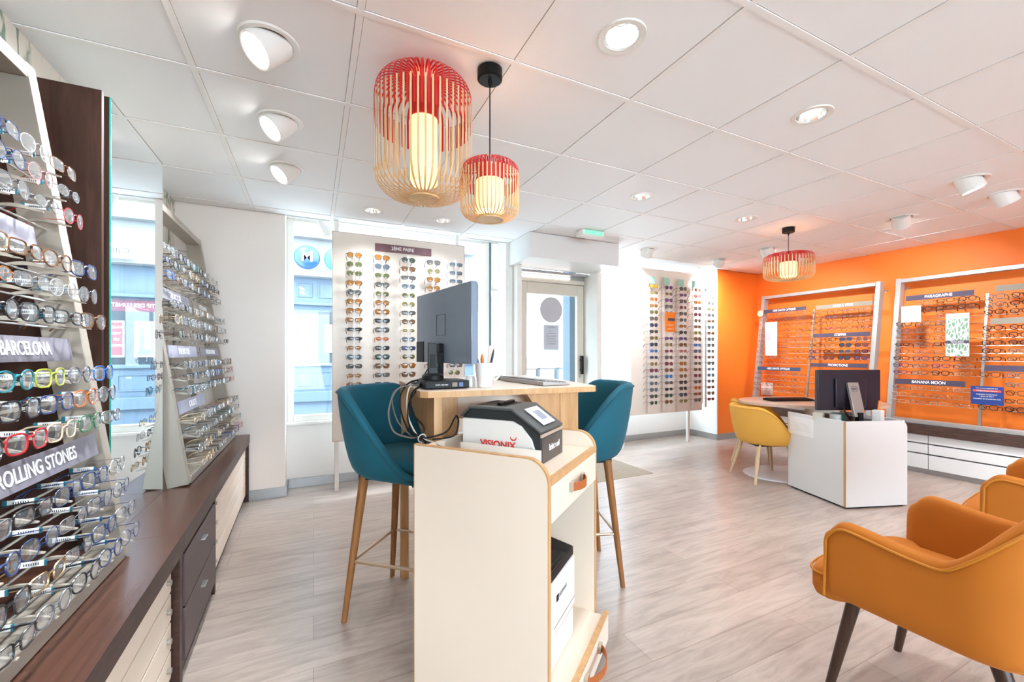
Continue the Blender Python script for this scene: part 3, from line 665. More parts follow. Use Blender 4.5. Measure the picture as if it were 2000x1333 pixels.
def strap(x0, x1, z, y, par, sag=.035):
    s_ = MB(); n_ = 14; pts = []
    for i in range(n_+1):
        t_ = i/n_; pts.append((x0+(x1-x0)*t_, y-sag*math.sin(PI*t_)**.6, z))
    for p, q in zip(pts, pts[1:]): s_.bar(p, q, .003, .028)
    h_ = s_.build('handle', LEATH, par)
    MB().box((x0-.006,y-.012,z-.016),(x0+.03,y-.001,z+.016)).build('strap_end', TAUPE, h_); MB().box((x1-.02,y-.012,z-.016),(x1+.006,y-.001,z+.016)).build('strap_end', TAUPE, h_)
strap(.19, .33, .765, -.002, dw)
MB().box((.02,.018,.13),(WD-.02,DP-.019,.148)).build('shelf', LAM, tr)
d2 = MB().box((-.0,-.05,.035),(WD,-.033,.145)).build('drawer', LAM, tr, bevel=.0015)
MB().box((.02,-.033,.13),(WD-.02,.018,.144)).build('drawer_top', LAM, d2); MB().box((.0,-.052,.1455),(WD,-.031,.152)).build('drawer_edge', PLY, d2)
strap(.20, .40, .10, -.05, d2, .05)
for x in (.05, .5):
    for y in (.05, .45): MB().cyl((x-.01,y,.018),(x+.01,y,.018),.018).box((x-.012,y-.012,.018),(x+.012,y+.012,.035)).build('castor', BLACK, tr)
# printer in the trolley
def tl(x, y, z): v = rz((x, y), TA); return (TO[0]+v.x, TO[1]+v.y, z)
pr = thing('laser_printer', 'white laser printer with black output tray inside the trolley', 'printer', tl(.195,.24,.1495), TA)
MB().box((-.165,-.20,0),(.165,.19,.10)).build('paper_tray', WPLAST, pr, bevel=.006)
MB().prism([(-.205,.115),(.19,.115),(.19,.40),(.06,.40),(-.02,.33),(-.205,.30)], -.168, .168, 'x').build('printer_body', WPLAST, pr, bevel=.006)
MB().prism([(-.20,.302),(-.02,.332),(.06,.402),(.19,.402),(.19,.425),(.03,.43),(-.03,.37),(-.20,.335)], -.165, .165, 'x').build('top_cover', BLACK, pr, bevel=.004)
MB().box((-.15,-.19,.10),(.15,.18,.116)).build('paper_slot', BLACK, pr)
MB().box((-.13,-.202,.34),(.08,-.10,.345)).box((-.06,-.19,.345),(.06,-.08,.352)).build('paper_stop', GREYP, pr)
MB().box((-.06,-.2065,.145),(.16,-.2055,.147)).build('seam_line', TAUPEP, pr)
text('printer_lettering', 'LEXMARK', .018, mat('grey lettering', (.25,.25,.27), .5), pr, (.03,-.2065,.235)); MB().box((-.035,-.2075,.225),(-.017,-.2055,.246)).build('printer_emblem', BLACK, pr)
tag(MB().tube([tl(.45,.32,.15), tl(.455,.33,.30), tl(.45,.35,.42), tl(.42,.37,.44)], .012, 8).build('power_cable', BLACK), 'black cable standing behind the printer in the trolley', 'cable')
# frame tracer
sc = thing('lens_tracer', 'grey and white eyeglass frame tracer with small screen on the trolley', 'scanner', tl(.17,.10,.8325), TA)
W_, D_, H_ = .225, .33, .185
pf = [(0,0),(D_,0),(D_,.150),(D_-.04,H_),(.115,H_),(.0,.108)]
MB().prism([(y,z) for y, z in pf], .012, W_-.012, 'x').build('body', GREYP, sc, bevel=.004)
MB().prism([(.012,.010),(D_-.006,.010),(D_-.006,.146),(.11,.146),(.075,.130),(.035,.085),(.012,.02)], .002, .013, 'x').build('side_cover', WPLAST, sc, bevel=.002)
MB().prism([(-.002,.108),(.115,H_-.001),(D_-.04,H_-.001),(D_+.002,.150),(D_+.002,.158),(D_-.035,H_+.008),(.110,H_+.008),(-.006,.115)], -.001, W_, 'x').build('top_shell', DGREY, sc, bevel=.004)
MB().box((.012,-.004,.0),(W_-.002,.0,.092)).build('front_plate', mat('graphite front', (.055,.048,.045), .3), sc, bevel=.001)
MB().box((.008,-.004,.094),(W_,.002,.106)).build('front_strip', TAUPE, sc)
text('front_lettering', 'briot', .034, TXT, sc, (.105,-.0048,.047), sx=.8, bold=.0006); text('front_lettering', 'scan8', .034, TXT, sc, (.163,-.0048,.047), sx=.62)
sl = math.atan2(H_-.108, .115); lx = bpy.data.objects.new('x', None)
scr = MB().box((-.058,-.048,0),(.058,.048,.004)).build('screen_bezel', WPLAST, sc, loc=(.118,.050,.1565), rot=(sl,0,0), bevel=.004)
MB().box((-.028,-.024,.004),(.028,.026,.005)).build('screen', mat('grey lcd', (.30,.33,.40), .2), scr)
MB().box((.05,.16,H_+.0075),(.19,.29,H_+.009)).build('tray_opening', BLACK, sc); MB().box((.06,.185,H_+.008),(.18,.205,H_+.020)).build('grip_bar', BLACK, sc, bevel=.003)
text('side_lettering', 'VISIONIX', .036, mat('red lettering', (.75,.03,.02), .5), sc, (.0012,.17,.056), (PI/2,0,-PI/2), bold=.0008)
MB().tube([(.0015,.105+.012*math.cos(a),.090+.012*math.sin(a)) for a in [math.radians(x) for x in range(180,361,20)]], [.0012+.0016*math.sin(PI*i/9) for i in range(10)], 6).build('side_emblem', mat('red lettering', (.75,.03,.02), .5), sc)
tag(B('acrylic_sheet', (-.002,0,0), (.002,.33,.058), WPLAST, loc=tl(.145,.085,.8325), rot=(0,0,TA)), 'plain white panel standing against the side of the frame tracer', 'panel')
# on the high table
pc = thing('mini_computer', 'flat black mini computer on the high table', 'computer', (.515,1.80,TZ), -.03)
B('case', (-.095,-.09,.003), (.095,.09,.036), BLACK, pc, bevel=.003); B('rating_label', (.02,-.0908,.010), (.042,-.0902,.028), TAUPEP, pc); B('blue_label', (.05,-.0908,.010), (.068,-.0902,.028), mat('blue label', (.05,.10,.3), .4), pc)
text('case_lettering', 'CE FC 100-240V', .008, TXT, pc, (-.025,-.0908,.019))
ph = thing('cordless_phone', 'black cordless phone standing upright in its charger on the mini computer', 'phone', (.475,1.81,TZ+.0365), .1)
MB().lathe([(.048,0),(.047,.018),(.038,.026),(.001,.028)], n=28).build('charger', BLACK, ph)
MB().prism([(-.022,.02),(.022,.02),(.020,.16),(-.020,.165)], -.012, .012, 'y').build('handset', GREYP, ph, rot=(-.12,0,-.1), bevel=.005); MB().box((-.012,-.0165,.05),(.012,-.0125,.11)).build('keypad', BLACK, ph, rot=(-.12,0,-.1), bevel=.001)
MA = math.atan2(.59,-.098)-PI/2   # screen normal
mo = thing('computer_monitor', 'large grey backed monitor seen from behind on the high table', 'monitor', (.583,2.0,TZ), -1.407)
# local x along width, local -y = back side facing the viewer
NAVYB = mat('blue grey gloss back', (.22,.29,.38), .18, .1, coat=.6)
B('back_cover', (-.305,-.02,.105), (.305,.012,.465), NAVYB, mo, bevel=.003); B('screen', (-.30,.012,.115), (.30,.016,.46), BLACK, mo)
MB().box((-.30,-.024,.105),(-.21,-.019,.215)).build('connector_recess', BLACK, mo)
MB().box((-.05,-.0215,.24),(.05,-.0195,.242)).box((-.05,-.0215,.34),(.05,-.0195,.342)).box((-.05,-.0215,.24),(-.048,-.0195,.342)).box((.048,-.0215,.24),(.05,-.0195,.342)).build('mount_plate_outline', BLACK, mo)
MB().prism([(-.035,.02),(.035,.02),(.035,.20),(-.035,.20)], -.045, -.02, 'y').box((-.11,-.13,0),(.11,.03,.012)).build('monitor_stand', BLACK, mo, bevel=.004)
mg = thing('white_mug', 'white mug holding pens and a ruler on the high table', 'mug', (.69,1.735,TZ), 0)
MB().lathe([(.001,.004),(.026,.004),(.027,0),(.032,.002),(.040,.07),(.043,.108),(.041,.110),(.039,.107),(.036,.068),(.029,.010),(.001,.008)], n=36).build('cup', CER, mg)
MB().tube([(.038+.030*math.sin(PI*i/12)*1.0, -.01, .092-.065*i/12) for i in range(13)], .0055, 10).build('mug_handle', CER, mg)
for nm, lab, cc, p, q, r in (('ballpoint_pen','dark blue pen leaning left in the white mug',(.03,.05,.18),(.0,0,.01),(-.055,-.010,.175),.0045),
        ('highlighter','orange highlighter in the white mug',(.85,.20,.02),(-.005,.015,.01),(-.012,.0,.150),.008),('ballpoint_pen','black pen leaning right in the white mug',(.02,.02,.03),(.012,0,.01),(.045,.0,.172),.005)):
    a = MB().cyl(p, (p[0]+(q[0]-p[0])*.85, p[1]+(q[1]-p[1])*.85, p[2]+(q[2]-p[2])*.85), r, n=12).cyl((p[0]+(q[0]-p[0])*.85, p[1]+(q[1]-p[1])*.85, p[2]+(q[2]-p[2])*.85), q, r, r*.3, 12).build(nm, mat(nm+lab[:5], cc, .35), loc=(.69,1.735,TZ)); tag(a, lab, 'pen', 'pens in the mug')
tag(B('wooden_ruler', (-.012,-.001,0), (.012,.001,.175), mat('pale ruler', (.62,.52,.46), .5), loc=(.71,1.745,TZ+.012), rot=(.05,.08,0)), 'pale ruler standing in the white mug', 'ruler')
tag(MB().lathe([(.001,.0),(.022,.0),(.022,.035),(.018,.05),(.001,.052)], (.645,1.80,TZ)).build('white_jar', CER), 'small white jar between the monitor and the mug', 'jar')
def keyboard(lab, loc, rot, kc, bc, L=.45, Wd=.15):
    k = thing('keyboard', lab, 'keyboard', loc, rot)
    MB().prism([(-Wd/2,.002),(Wd/2,.002),(Wd/2,.022),(-Wd/2,.010)], -L/2, L/2, 'x').build('keyboard_case', bc, k, bevel=.003)
    q = MB()
    for r in range(6):
        for c in range(19):
            y = -Wd/2+.014+r*.0205; x = -L/2+.012+c*.0228; z = .011+(y+Wd/2)/Wd*.012
            q.box((x,y,z),(x+.019,y+.017,z+.006))
    q.build('keys', kc, k); return k
KG = mat('silver grey keys', (.26,.25,.25), .4)
keyboard('grey computer keyboard lying on the high table', (1.02,1.90,TZ), PI/2+.04, KG, mat('silver case', (.36,.34,.33), .4))
tag(MB().ball((0,0,.012), .03, 16, (.9,1.5,.42)).build('computer_mouse', KG, loc=(.98,2.22,TZ)), 'grey mouse beyond the keyboard on the high table', 'mouse')
# cables
WC = mat('off white cable', (.62,.58,.52), .5); GC = mat('grey cable', (.16,.13,.12), .5)
import itertools
def bez(pts, n=10):
    P_ = [Vector(p) for p in pts]; out = []
    for i in range(len(P_)-1):
        p0 = P_[max(0,i-1)]; p1 = P_[i]; p2 = P_[i+1]; p3 = P_[min(len(P_)-1,i+2)]
        for k in range(n):
            t = k/n; out.append(.5*((2*p1)+(p2-p0)*t+(2*p0-5*p1+4*p2-p3)*t*t+(3*p1-p0-3*p2+p3)*t**3))
    out.append(P_[-1]); return out
KN = (.383,1.62,.895)
cabs = [([(.50,1.83,TZ+.02),(.40,1.86,TZ+.03),(.335,1.80,TZ-.02),(.325,1.73,.98),(.35,1.66,.905),KN,(.47,1.60,.915),(.50,1.58,.97),(.51,1.58,.98),(.52,1.59,.95),(.50,1.59,.90),(.42,1.61,.89)], BLACK, .0035, 'black cable looping up beside the table leg'),
 ([(.52,1.90,TZ+.10),(.44,1.86,TZ+.02),(.37,1.80,TZ+.004),(.345,1.72,.99),(.36,1.66,.92),KN,(.43,1.56,.88),(.48,1.52,.855)], WC, .0032, 'off white cable hanging off the left table edge'),
 ([(.43,1.78,TZ+.018),(.37,1.74,TZ-.01),(.36,1.70,.99),(.40,1.66,.93),KN,(.44,1.55,.865),(.50,1.50,.85)], BLACK, .004, 'thick black cable from the mini computer to the trolley'),
 ([(.42,1.80,TZ+.015),(.33,1.83,TZ+.0),(.285,1.80,.99),(.29,1.72,.915),(.34,1.66,.895),KN,(.42,1.58,.87),(.47,1.55,.86),(.52,1.52,.85)], GC, .0035, 'grey brown cable making the widest loop over the stool'),
 ([(.55,1.92,TZ+.16),(.50,1.86,TZ+.14),(.45,1.85,TZ+.06),(.41,1.79,TZ+.012),(.35,1.72,TZ-.06),(.345,1.66,.93),KN,(.40,1.56,.86),(.43,1.52,.845)], BLACK, .003, 'thin black cable coming down from the monitor back'),
 ([(.46,1.84,TZ+.05),(.37,1.88,TZ+.012),(.31,1.86,TZ-.03),(.31,1.76,.955),(.345,1.67,.905),(.383,1.62,.885),(.37,1.58,.86),(.38,1.55,.84)], GC, .003, 'thin grey cable knotted into the hanging bundle')]
for p, m_, r, l_ in cabs: tag(MB().tube(bez(p), r, 8).build('hanging_cable', m_), l_, 'cable', 'cables hanging from the high table')
tag(MB().tube([(KN[0]+.016*math.cos(a), KN[1]+.004*math.sin(2*a), KN[2]+.016*math.sin(a)) for a in [2*PI*i/16 for i in range(16)]], .0022, 6, closed=True).tube([(KN[0],KN[1]-.01,KN[2]-.016),(KN[0]-.03,KN[1]-.02,KN[2]-.03)], .002, 6).build('cable_tie', mat('white tie', (.7,.68,.66), .5)), 'white tie knotting the hanging cables together', 'cable tie')
# door mat
dm = mat('ribbed beige mat', (.40,.33,.26), .9, var=.1)
q = MB().box((1.75,3.24,0),(3.14,4.18,.005)); 
for i in range(34): q.box((1.76,3.25+.027*i,.005),(3.13,3.262+.027*i,.008))
tag(q.build('door_mat', dm), 'beige ribbed mat lying inside the entrance', 'mat')

# ------------------------------------------------------------------ right side desk
DA = math.atan2(-.175,.521)
bx = thing('desk_pedestal', 'white box pedestal of the desk with rounded front panel', 'desk', (3.777,1.838,0), DA)
L1, L2, HP = .549, .585, .69
MB().box((0,.02,.015),(.018,L2,HP)).build('side_panel', LAMB, bx, bevel=.001)
MB().box((L1-.018,.02,.015),(L1,L2,HP)).build('side_panel', LAMB, bx, bevel=.001)
fp = [(0,.015),(L1,.015)] + [(L1-.06+.06*math.cos(PI/2*i/8), HP-.06+.06*math.sin(PI/2*i/8)) for i in range(9)] + [(0,HP)]
MB().prism(fp, 0, .018, 'y').build('front_panel', LAMB, bx)
MB().box((-.001,-.001,.015),(.002,.0185,HP)).box((-.001,L2-.001,.015),(.018,L2+.002,HP)).build('wood_edging', PLY, bx)
MB().box((.018,.018,HP-.05),(L1-.018,L2,HP-.035)).build('inner_shelf', BLACK, bx); MB().box((.018,L2-.018,.015),(L1-.018,L2,HP-.05)).build('back_panel', LAMB, bx)
MB().box((.02,.02,0),(L1-.02,L2-.02,.015)).build('plinth', BLACK, bx)
nl = B('printed_notice', (-.0015,.30,.50), (-.0005,.56,.66), mat('off white notice', (.84,.83,.82), .5), bx)
for i in range(5): B('print_line', (-.0022,.34,.60-.015*i), (-.0016,.54-.03*(i % 2),.602-.015*i), mat('faint print', (.55,.53,.52), .6), nl)
rt = thing('round_table', 'pale wood round table on a white oval base', 'table', (4.50,2.50,0), -.55)
def oval(a, b, n=56, c=(0,0)): return [(c[0]+a*math.cos(2*PI*i/n), c[1]+b*math.sin(2*PI*i/n)) for i in range(n)]
TBL = wood('pale pinkish wood top', (.58,.43,.33), (.68,.53,.42), .3, stretch=(1.5,14,14), scale=3)
MB().prism(oval(.66,.45), .722, .75).build('tabletop', TBL, rt, bevel=.002)
MB().cyl((0,0,.015),(0,0,.722),.045,n=28).build('column', WPLAST, rt)
MB().prism(oval(.50,.34,c=(-.12,0)), 0, .012).build('base_plate', mat('white gloss metal', (.78,.79,.82), .2), rt, bevel=.003)
m2 = thing('computer_monitor', 'black monitor seen from behind on the white pedestal desk', 'monitor', (4.02,1.86,HP-.035), -.42)
B('back_cover', (-.27,.10,.095), (.27,.135,.435), mat('near black plastic', (.018,.014,.024), .3), m2, bevel=.006)
B('housing', (-.13,.08,.12), (.13,.10,.36), mat('near black plastic', (.018,.014,.024), .3), m2, bevel=.006)
sn = MB().prism([(-.045,.06),(.045,.06),(.045,.345),(-.045,.345)], -.012, .012, 'y').build('stand_neck', mat('silver stand', (.42,.40,.38), .3, .6), m2, loc=(0,-.015,-.005), rot=(-.26,0,0), bevel=.003)
MB().lathe([(.026,0),(.026,.0015),(.024,.0015),(.024,0)], n=32, closed=True).build('round_emblem', GREYP, sn, loc=(0,-.0125,.29), rot=(PI/2,0,0)); text('emblem_lettering', 'DELL', .017, GREYP, sn, (0,-.0133,.29), bold=.0004)
MB().box((-.10,-.08,.0),(.10,.09,.012)).box((-.02,-.02,.012),(.02,.02,.09)).build('stand_foot', BLACK, m2, bevel=.003)
keyboard('black keyboard on the pale round table', (4.35,2.62,.7505), -.35, BLACK, BLACK)
pcu = thing('pen_cup', 'white square pen cup beside the black monitor', 'pen cup', (4.17,1.80,HP-.035), .1)
MB().prism([(-.032,-.032),(.032,-.032),(.032,.032),(-.032,.032)], 0, .11).build('cup', WPLAST, pcu, bevel=.003)
tag(MB().cyl((0,0,0),(.03,0,.12),.008,n=10).build('orange_pen', mat('orange pen', (.85,.22,.03), .4), loc=(4.165,1.80,HP+.03)), 'orange pen in the pen cup by the black monitor', 'pen')
tag(MB().cyl((0,0,0),(.045,.01,.10),.005,n=10).build('grey_pen', mat('grey pen', (.25,.28,.33), .4), loc=(4.18,1.81,HP+.03)), 'grey pen in the pen cup by the black monitor', 'pen')
for nm, lab, x, y, s_, c in (('tape_roll','white roll lying in the pedestal left of the monitor',3.955,2.0,.04,(.6,.62,.58)),('tissue_box','dark green box in the pedestal behind the monitor stand',4.05,2.02,.05,(.05,.13,.12)),('card_box','small beige box in the pedestal, leftmost item',3.90,2.10,.035,(.6,.55,.45))):
    if nm == 'tape_roll': o = MB().lathe([(s_*.5,0),(s_,0),(s_,.06),(s_*.5,.06)], n=28, closed=True).build(nm, mat(nm, c, .5), loc=(x,y,HP-.035))
    else: o = MB().box((-s_,-s_,0),(s_,s_,.065)).box((-s_*.6,-s_*.4,.065),(s_*.6,s_*.4,.068)).build(nm, mat(nm, c, .5), loc=(x,y,HP-.035), rot=(0,0,.3), bevel=.004)
    tag(o, lab, 'box' if nm != 'tape_roll' else 'tape roll')
for i in range(3): tag(MB().tube(bez([(4.0,1.90,HP-.02),(3.97-.02*i,1.93,HP+.03+.03*i),(3.985-.01*i,1.955,HP+.10+.02*i),(4.02,1.965,HP+.14)]), .0025, 6).build('monitor_cable', BLACK), 'thin black cable looping behind the black monitor stand', 'cable', 'cables behind the black monitor')
# cabinet under the orange wall
cb = thing('low_cabinet', 'long low cabinet with dark wood top and white drawers under orange wall', 'cabinet', (0,0,0))
B('worktop', (5.60,.0,.455), (6.04,4.05,.50), wood('dark wenge long top', (.050,.026,.022), (.095,.055,.045), .4, stretch=(14,1.5,14), scale=5), cb, bevel=.001)
B('top_edge', (5.585,.0,.40), (5.605,4.05,.50), wood('dark wenge long top', (.050,.026,.022), (.095,.055,.045)), cb)
B('carcass', (5.66,.0,.05), (6.04,4.05,.455), mat('dark brown carcass', (.05,.03,.025), .6), cb); B('plinth', (5.655,.0,.0), (5.98,4.05,.05), SKIRT, cb)  # carcass in one even dark brown
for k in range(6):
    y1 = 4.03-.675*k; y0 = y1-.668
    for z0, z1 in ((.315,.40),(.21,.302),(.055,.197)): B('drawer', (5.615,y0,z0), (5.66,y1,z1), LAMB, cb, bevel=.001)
# ------------------------------------------------------------------ left counter
lc = thing('display_counter', 'long low counter with dark wood top along the left wall', 'counter', (0,0,0))
fx = lambda y: -.400-.0195*y       # front edge, slightly angled
CZ = .555
for y0, y1 in ((.2,1.941),(1.943,2.566),(2.568,4.078)):
    MB().prism([(XL+.002,y0),(fx(y0),y0),(fx(y1),y1),(XL+.002,y1)], CZ-.018, CZ).build('worktop', DWOODH, lc)
    MB().prism([(fx(y0)-.03,y0),(fx(y0)+.0005,y0),(fx(y1)+.0005,y1),(fx(y1)-.03,y1)], CZ-.07, CZ-.0005).build('top_edge', DWOOD, lc)
def drawers(y0, y1, n, m_, rec, knob):
    zz0, zz1 = .06, CZ-.085; h = (zz1-zz0)/n
    MB().prism([(XL+.01,y0),(fx(y0)-rec-.012,y0),(fx(y1)-rec-.012,y1),(XL+.01,y1)], .0, CZ-.07).build('carcass', DWOOD, lc)
    for i in range(n):
        d = MB().prism([(fx(y0)-rec-.012,y0+.02),(fx(y0)-rec+.006,y0+.02),(fx(y1)-rec+.006,y1-.02),(fx(y1)-rec-.012,y1-.02)], zz0+h*i+.004, zz0+h*(i+1)-.004).build('drawer', m_, d_par, bevel=.002)
        if knob == 'knob': yk = y1-.07 if y0 < 1 else y0+.10; MB().cyl((fx(yk)-rec+.006,yk,zz0+h*(i+.55)),(fx(yk)-rec+.018,yk,zz0+h*(i+.55)),.008,.010,16).build('knob', STEEL, d)
        else:
            ym = (y0+y1)/2; z = zz0+h*(i+.72); MB().box((fx(ym)-rec+.006,ym-.03,z-.003),(fx(ym)-rec+.022,ym+.03,z+.003)).build('handle', STEEL, d, bevel=.001)
d_par = lc
drawers(.2, 1.90, 4, LAM, .030, 'knob'); drawers(2.60, 4.05, 4, LAM, .030, 'knob')
for ya, yb in ((1.90,1.94),(2.57,2.6),(4.05,4.078)): MB().prism([(XL+.01,ya),(fx(ya)-.004,ya),(fx(yb)-.004,yb),(XL+.01,yb)], 0, CZ-.07).build('side_panel', DWOOD, lc)
drawers(1.94, 2.57, 2, MAUVE, .006, 'handle')
# mirror cabinet
mc = thing('mirror_panel', 'tall mirror on a dark wood box between the two left stands', 'mirror', (0,0,0))
B('mirror_glass', (-.664,1.985,CZ+.001), (-.660,2.557,2.150), mat('mirror silver', (.90,.93,.93), .0, 1, var=0), mc)
B('glass_edge', (-.664,1.981,CZ+.001), (-.6598,1.9848,2.150), mat('green glass edge', (.02,.30,.24), .2), mc)
B('backing_board', (-.70,1.981,CZ+.001), (-.665,2.557,2.150), DWOODV, mc)
B('side_panel', (XL+.002,1.945,CZ+.001), (-.672,1.963,2.152), DWOODV, mc)
B('back_panel', (XL+.002,.25,CZ+.001), (XL+.02,1.944,2.152), DWOODV, mc)

# ------------------------------------------------------------------ eyewear
def outline(shape, n=22):
    W_, H_ = {'round':(.046,.044),'panto':(.049,.043),'rect':(.053,.034),'square':(.052,.042),'cat':(.054,.036),'aviator':(.055,.046),'oval':(.046,.030),'hexagon':(.052,.044),'slim':(.052,.026)}[shape]
    e = {'round':2,'panto':2.25,'rect':3.6,'square':3.4,'cat':2.5,'aviator':2.4,'oval':2,'hexagon':2,'slim':3.2}[shape]
    out = []
    for i in range(n):
        a = 2*PI*i/n; c, s_ = math.cos(a), math.sin(a)
        x = math.copysign(abs(c)**(2/e), c)*W_/2; z = math.copysign(abs(s_)**(2/e), s_)*H_/2
        if shape in ('panto','square','aviator'): x *= 1+.10*(z/(H_/2)) if z < 0 else 1; x -= (.002 if shape == 'aviator' else .0)*(1-s_)
        if shape == 'cat': z += .006*max(0, x/(W_/2))*(1 if z > 0 else .3); x *= 1+.10*max(0, z/(H_/2))
        if shape == 'hexagon':
            k = math.cos(PI/6)/math.cos((a+PI/6) % (PI/3)-PI/6); x, z = c*k*W_/2*1.06, s_*k*H_/2*1.1
        out.append((x, z))
    return out, W_, H_
def bow(x): return (x/.07)**2*.007
def gmesh(shape, wire, big=1):
    o_, W_, H_ = outline(shape); cx = W_/2+.0095; r = (.0011 if wire else .0021)*big
    fr, le, te = MB(), [], []
    for s_ in (-1, 1):
        ring = [Vector((s_*(cx+x), bow(cx+x), z)) for x, z in o_]
        fr.tube([p for p in ring], r, 5, closed=True)
        l_ = MB(); c = Vector((s_*cx, bow(cx)-.0025, 0)); n = len(ring); mid = [c+(p-c)*.55+Vector((0,-.0006,0)) for p in ring]
        l_.add([c]+mid+ring, [(0, 1+k, 1+(k+1) % n) for k in range(n)]+[(1+k, 1+n+k, 1+n+(k+1) % n, 1+(k+1) % n) for k in range(n)]); le.append(l_)
        xe = cx+W_/2+.002; t_ = MB(); rt_ = (.0011 if wire else .0019)*big
        ze = H_*.22
        fr.tube([(s_*(cx+W_/2-.001), bow(cx+W_/2), ze), (s_*(xe+.003), bow(xe)+.001, ze), (s_*(xe+.005), bow(xe)+.006, ze)], r*1.25, 5)
        t_.tube([(s_*(xe+.005), bow(xe)+.005, ze), (s_*(xe+.004), .05, ze-.002), (s_*(xe-.002), .095, ze-.006), (s_*(xe-.008), .118, ze-.020), (s_*(xe-.012), .133, ze-.040)], [rt_, rt_*1.1, rt_*1.2, rt_*1.5, rt_*1.3], 5); te.append(t_)
    zb = H_*.16; fr.tube([(-.0105, .0006, zb), (-.005, -.0012, zb+.004), (0, -.0018, zb+.005), (.005, -.0012, zb+.004), (.0105, .0006, zb)], r*1.15, 5)
    for s_ in (-1, 1): fr.tube([(s_*.009, .002, -.002), (s_*.0065, .009, -.006), (s_*.0075, .008, -.012)], .0012, 4)
    return fr, le, te
GM = {}; LENSC = {}
FC = {'black':(.015,.015,.018),'navy':(.02,.04,.12),'tortoise':(.20,.075,.02),'silver':(.50,.50,.52),'gold':(.62,.44,.24),'red':(.60,.02,.03),'teal':(.02,.24,.28),'crystal':(.62,.62,.63),'blue':(.03,.16,.55),'plum':(.20,.05,.18),'green':(.06,.22,.10),'grey':(.12,.12,.13),'lime':(.55,.62,.05),'orange':(.70,.17,.03),'turquoise':(.03,.45,.50),'beige':(.52,.40,.28),'pink':(.65,.25,.28)}
for _k in ('tortoise','red','teal','blue','plum','green','lime','orange','turquoise','pink','crystal','silver'): FC[_k] = tuple(v*.62 for v in FC[_k])
def fmat(c): return mat('frame '+c, FC[c], .25, 1 if c in ('silver','gold') else 0, var=.5 if c == 'tortoise' else .04, scale=80 if c == 'tortoise' else 12)
TC = {'amber':(.40,.17,.035),'green':(.13,.15,.07),'grey':(.14,.14,.13),'blue grey':(.12,.16,.20),'black':(.045,.045,.05),'brown':(.20,.11,.06),'orange red':(.50,.13,.04),'navy':(.05,.07,.13),'rose':(.45,.22,.20),'blue':(.05,.20,.50),'yellow':(.65,.38,.03),'dark green':(.06,.11,.09),'purple':(.13,.09,.22),'olive':(.22,.21,.09),'burgundy':(.20,.05,.07)}
def tmat(c): return lensmat('lens '+c, TC[c], .72, .06)
def get(shape, wire, fc, lc, merged, near=False, big=1):
    k = (shape, wire, fc, lc, merged, near, big)
    if k in GM: return GM[k]
    fr, le, te = gmesh(shape, wire, big); fm = fmat(fc); lm = tmat(lc) if lc else (CLEARN if near else CLEAR)
    if merged:
        mb = MB()
        for i, q in enumerate([fr]+te+le): mb.cur = 1 if q in le else 0; mb.add(q.v, q.f)
        o = mb.build('eyeglasses', [fm, lm]); res = [o.data]; bpy.data.objects.remove(o)
    else:
        res = []
        for q, m_ in [(fr, fm)]+[(x, fm) for x in te]+[(x, lm) for x in le]:
            o = q.build('eyeglasses', m_); res.append(o.data); bpy.data.objects.remove(o)
    GM[k] = res; return res
TAGM = None
def pair(loc, rot, shape, wire, fc, lc, label, group, lod, near=False, big=1):
    """lod 0: one mesh; 1: frame with lens and temple parts; 2: also a price tag"""
    nm = 'sunglasses' if lc else 'eyeglasses'
    ms = get(shape, wire, fc, lc, lod == 0, near, big)
    o = bpy.data.objects.new(nm, ms[0]); COL.objects.link(o); o.location = loc; o.rotation_euler = rot
    tag(o, label, nm, group)
    if lod:
        for n_, me in zip(('temple','temple','lens','lens'), ms[1:]):
            c = bpy.data.objects.new(n_, me); COL.objects.link(c); c.parent = o
    if lod == 2:
        global TAGM
        if TAGM is None:
            a = MB(); a.box((-.0030,.035,-.0035),(.0005,.080,.0085)); a.cur = 1; a.box((-.0034,.080,-.0040),(.0008,.088,.0090)).box((-.0034,.032,-.0040),(.0008,.036,.0090)); a.cur = 2
            for i in range(7): a.box((-.0034,.045+.004*i,.0),(-.0029,.0465+.004*i,.005))
            t_ = a.build('price_tag', [PAPER, mat('petrol tag end', (.01,.12,.17), .4), BLACK]); TAGM = t_.data; bpy.data.objects.remove(t_)
        xe = max(abs(v.co.x) for v in ms[1].vertices)
        c = bpy.data.objects.new('price_tag', TAGM); COL.objects.link(c); c.parent = o; c.location = (-xe+.001, 0, .004)
    return o
ORD = ['first','second','third','fourth','fifth','sixth','seventh','eighth','ninth','tenth','eleventh','twelfth','thirteenth','fourteenth','fifteenth','sixteenth','seventeenth','eighteenth','nineteenth','twentieth']

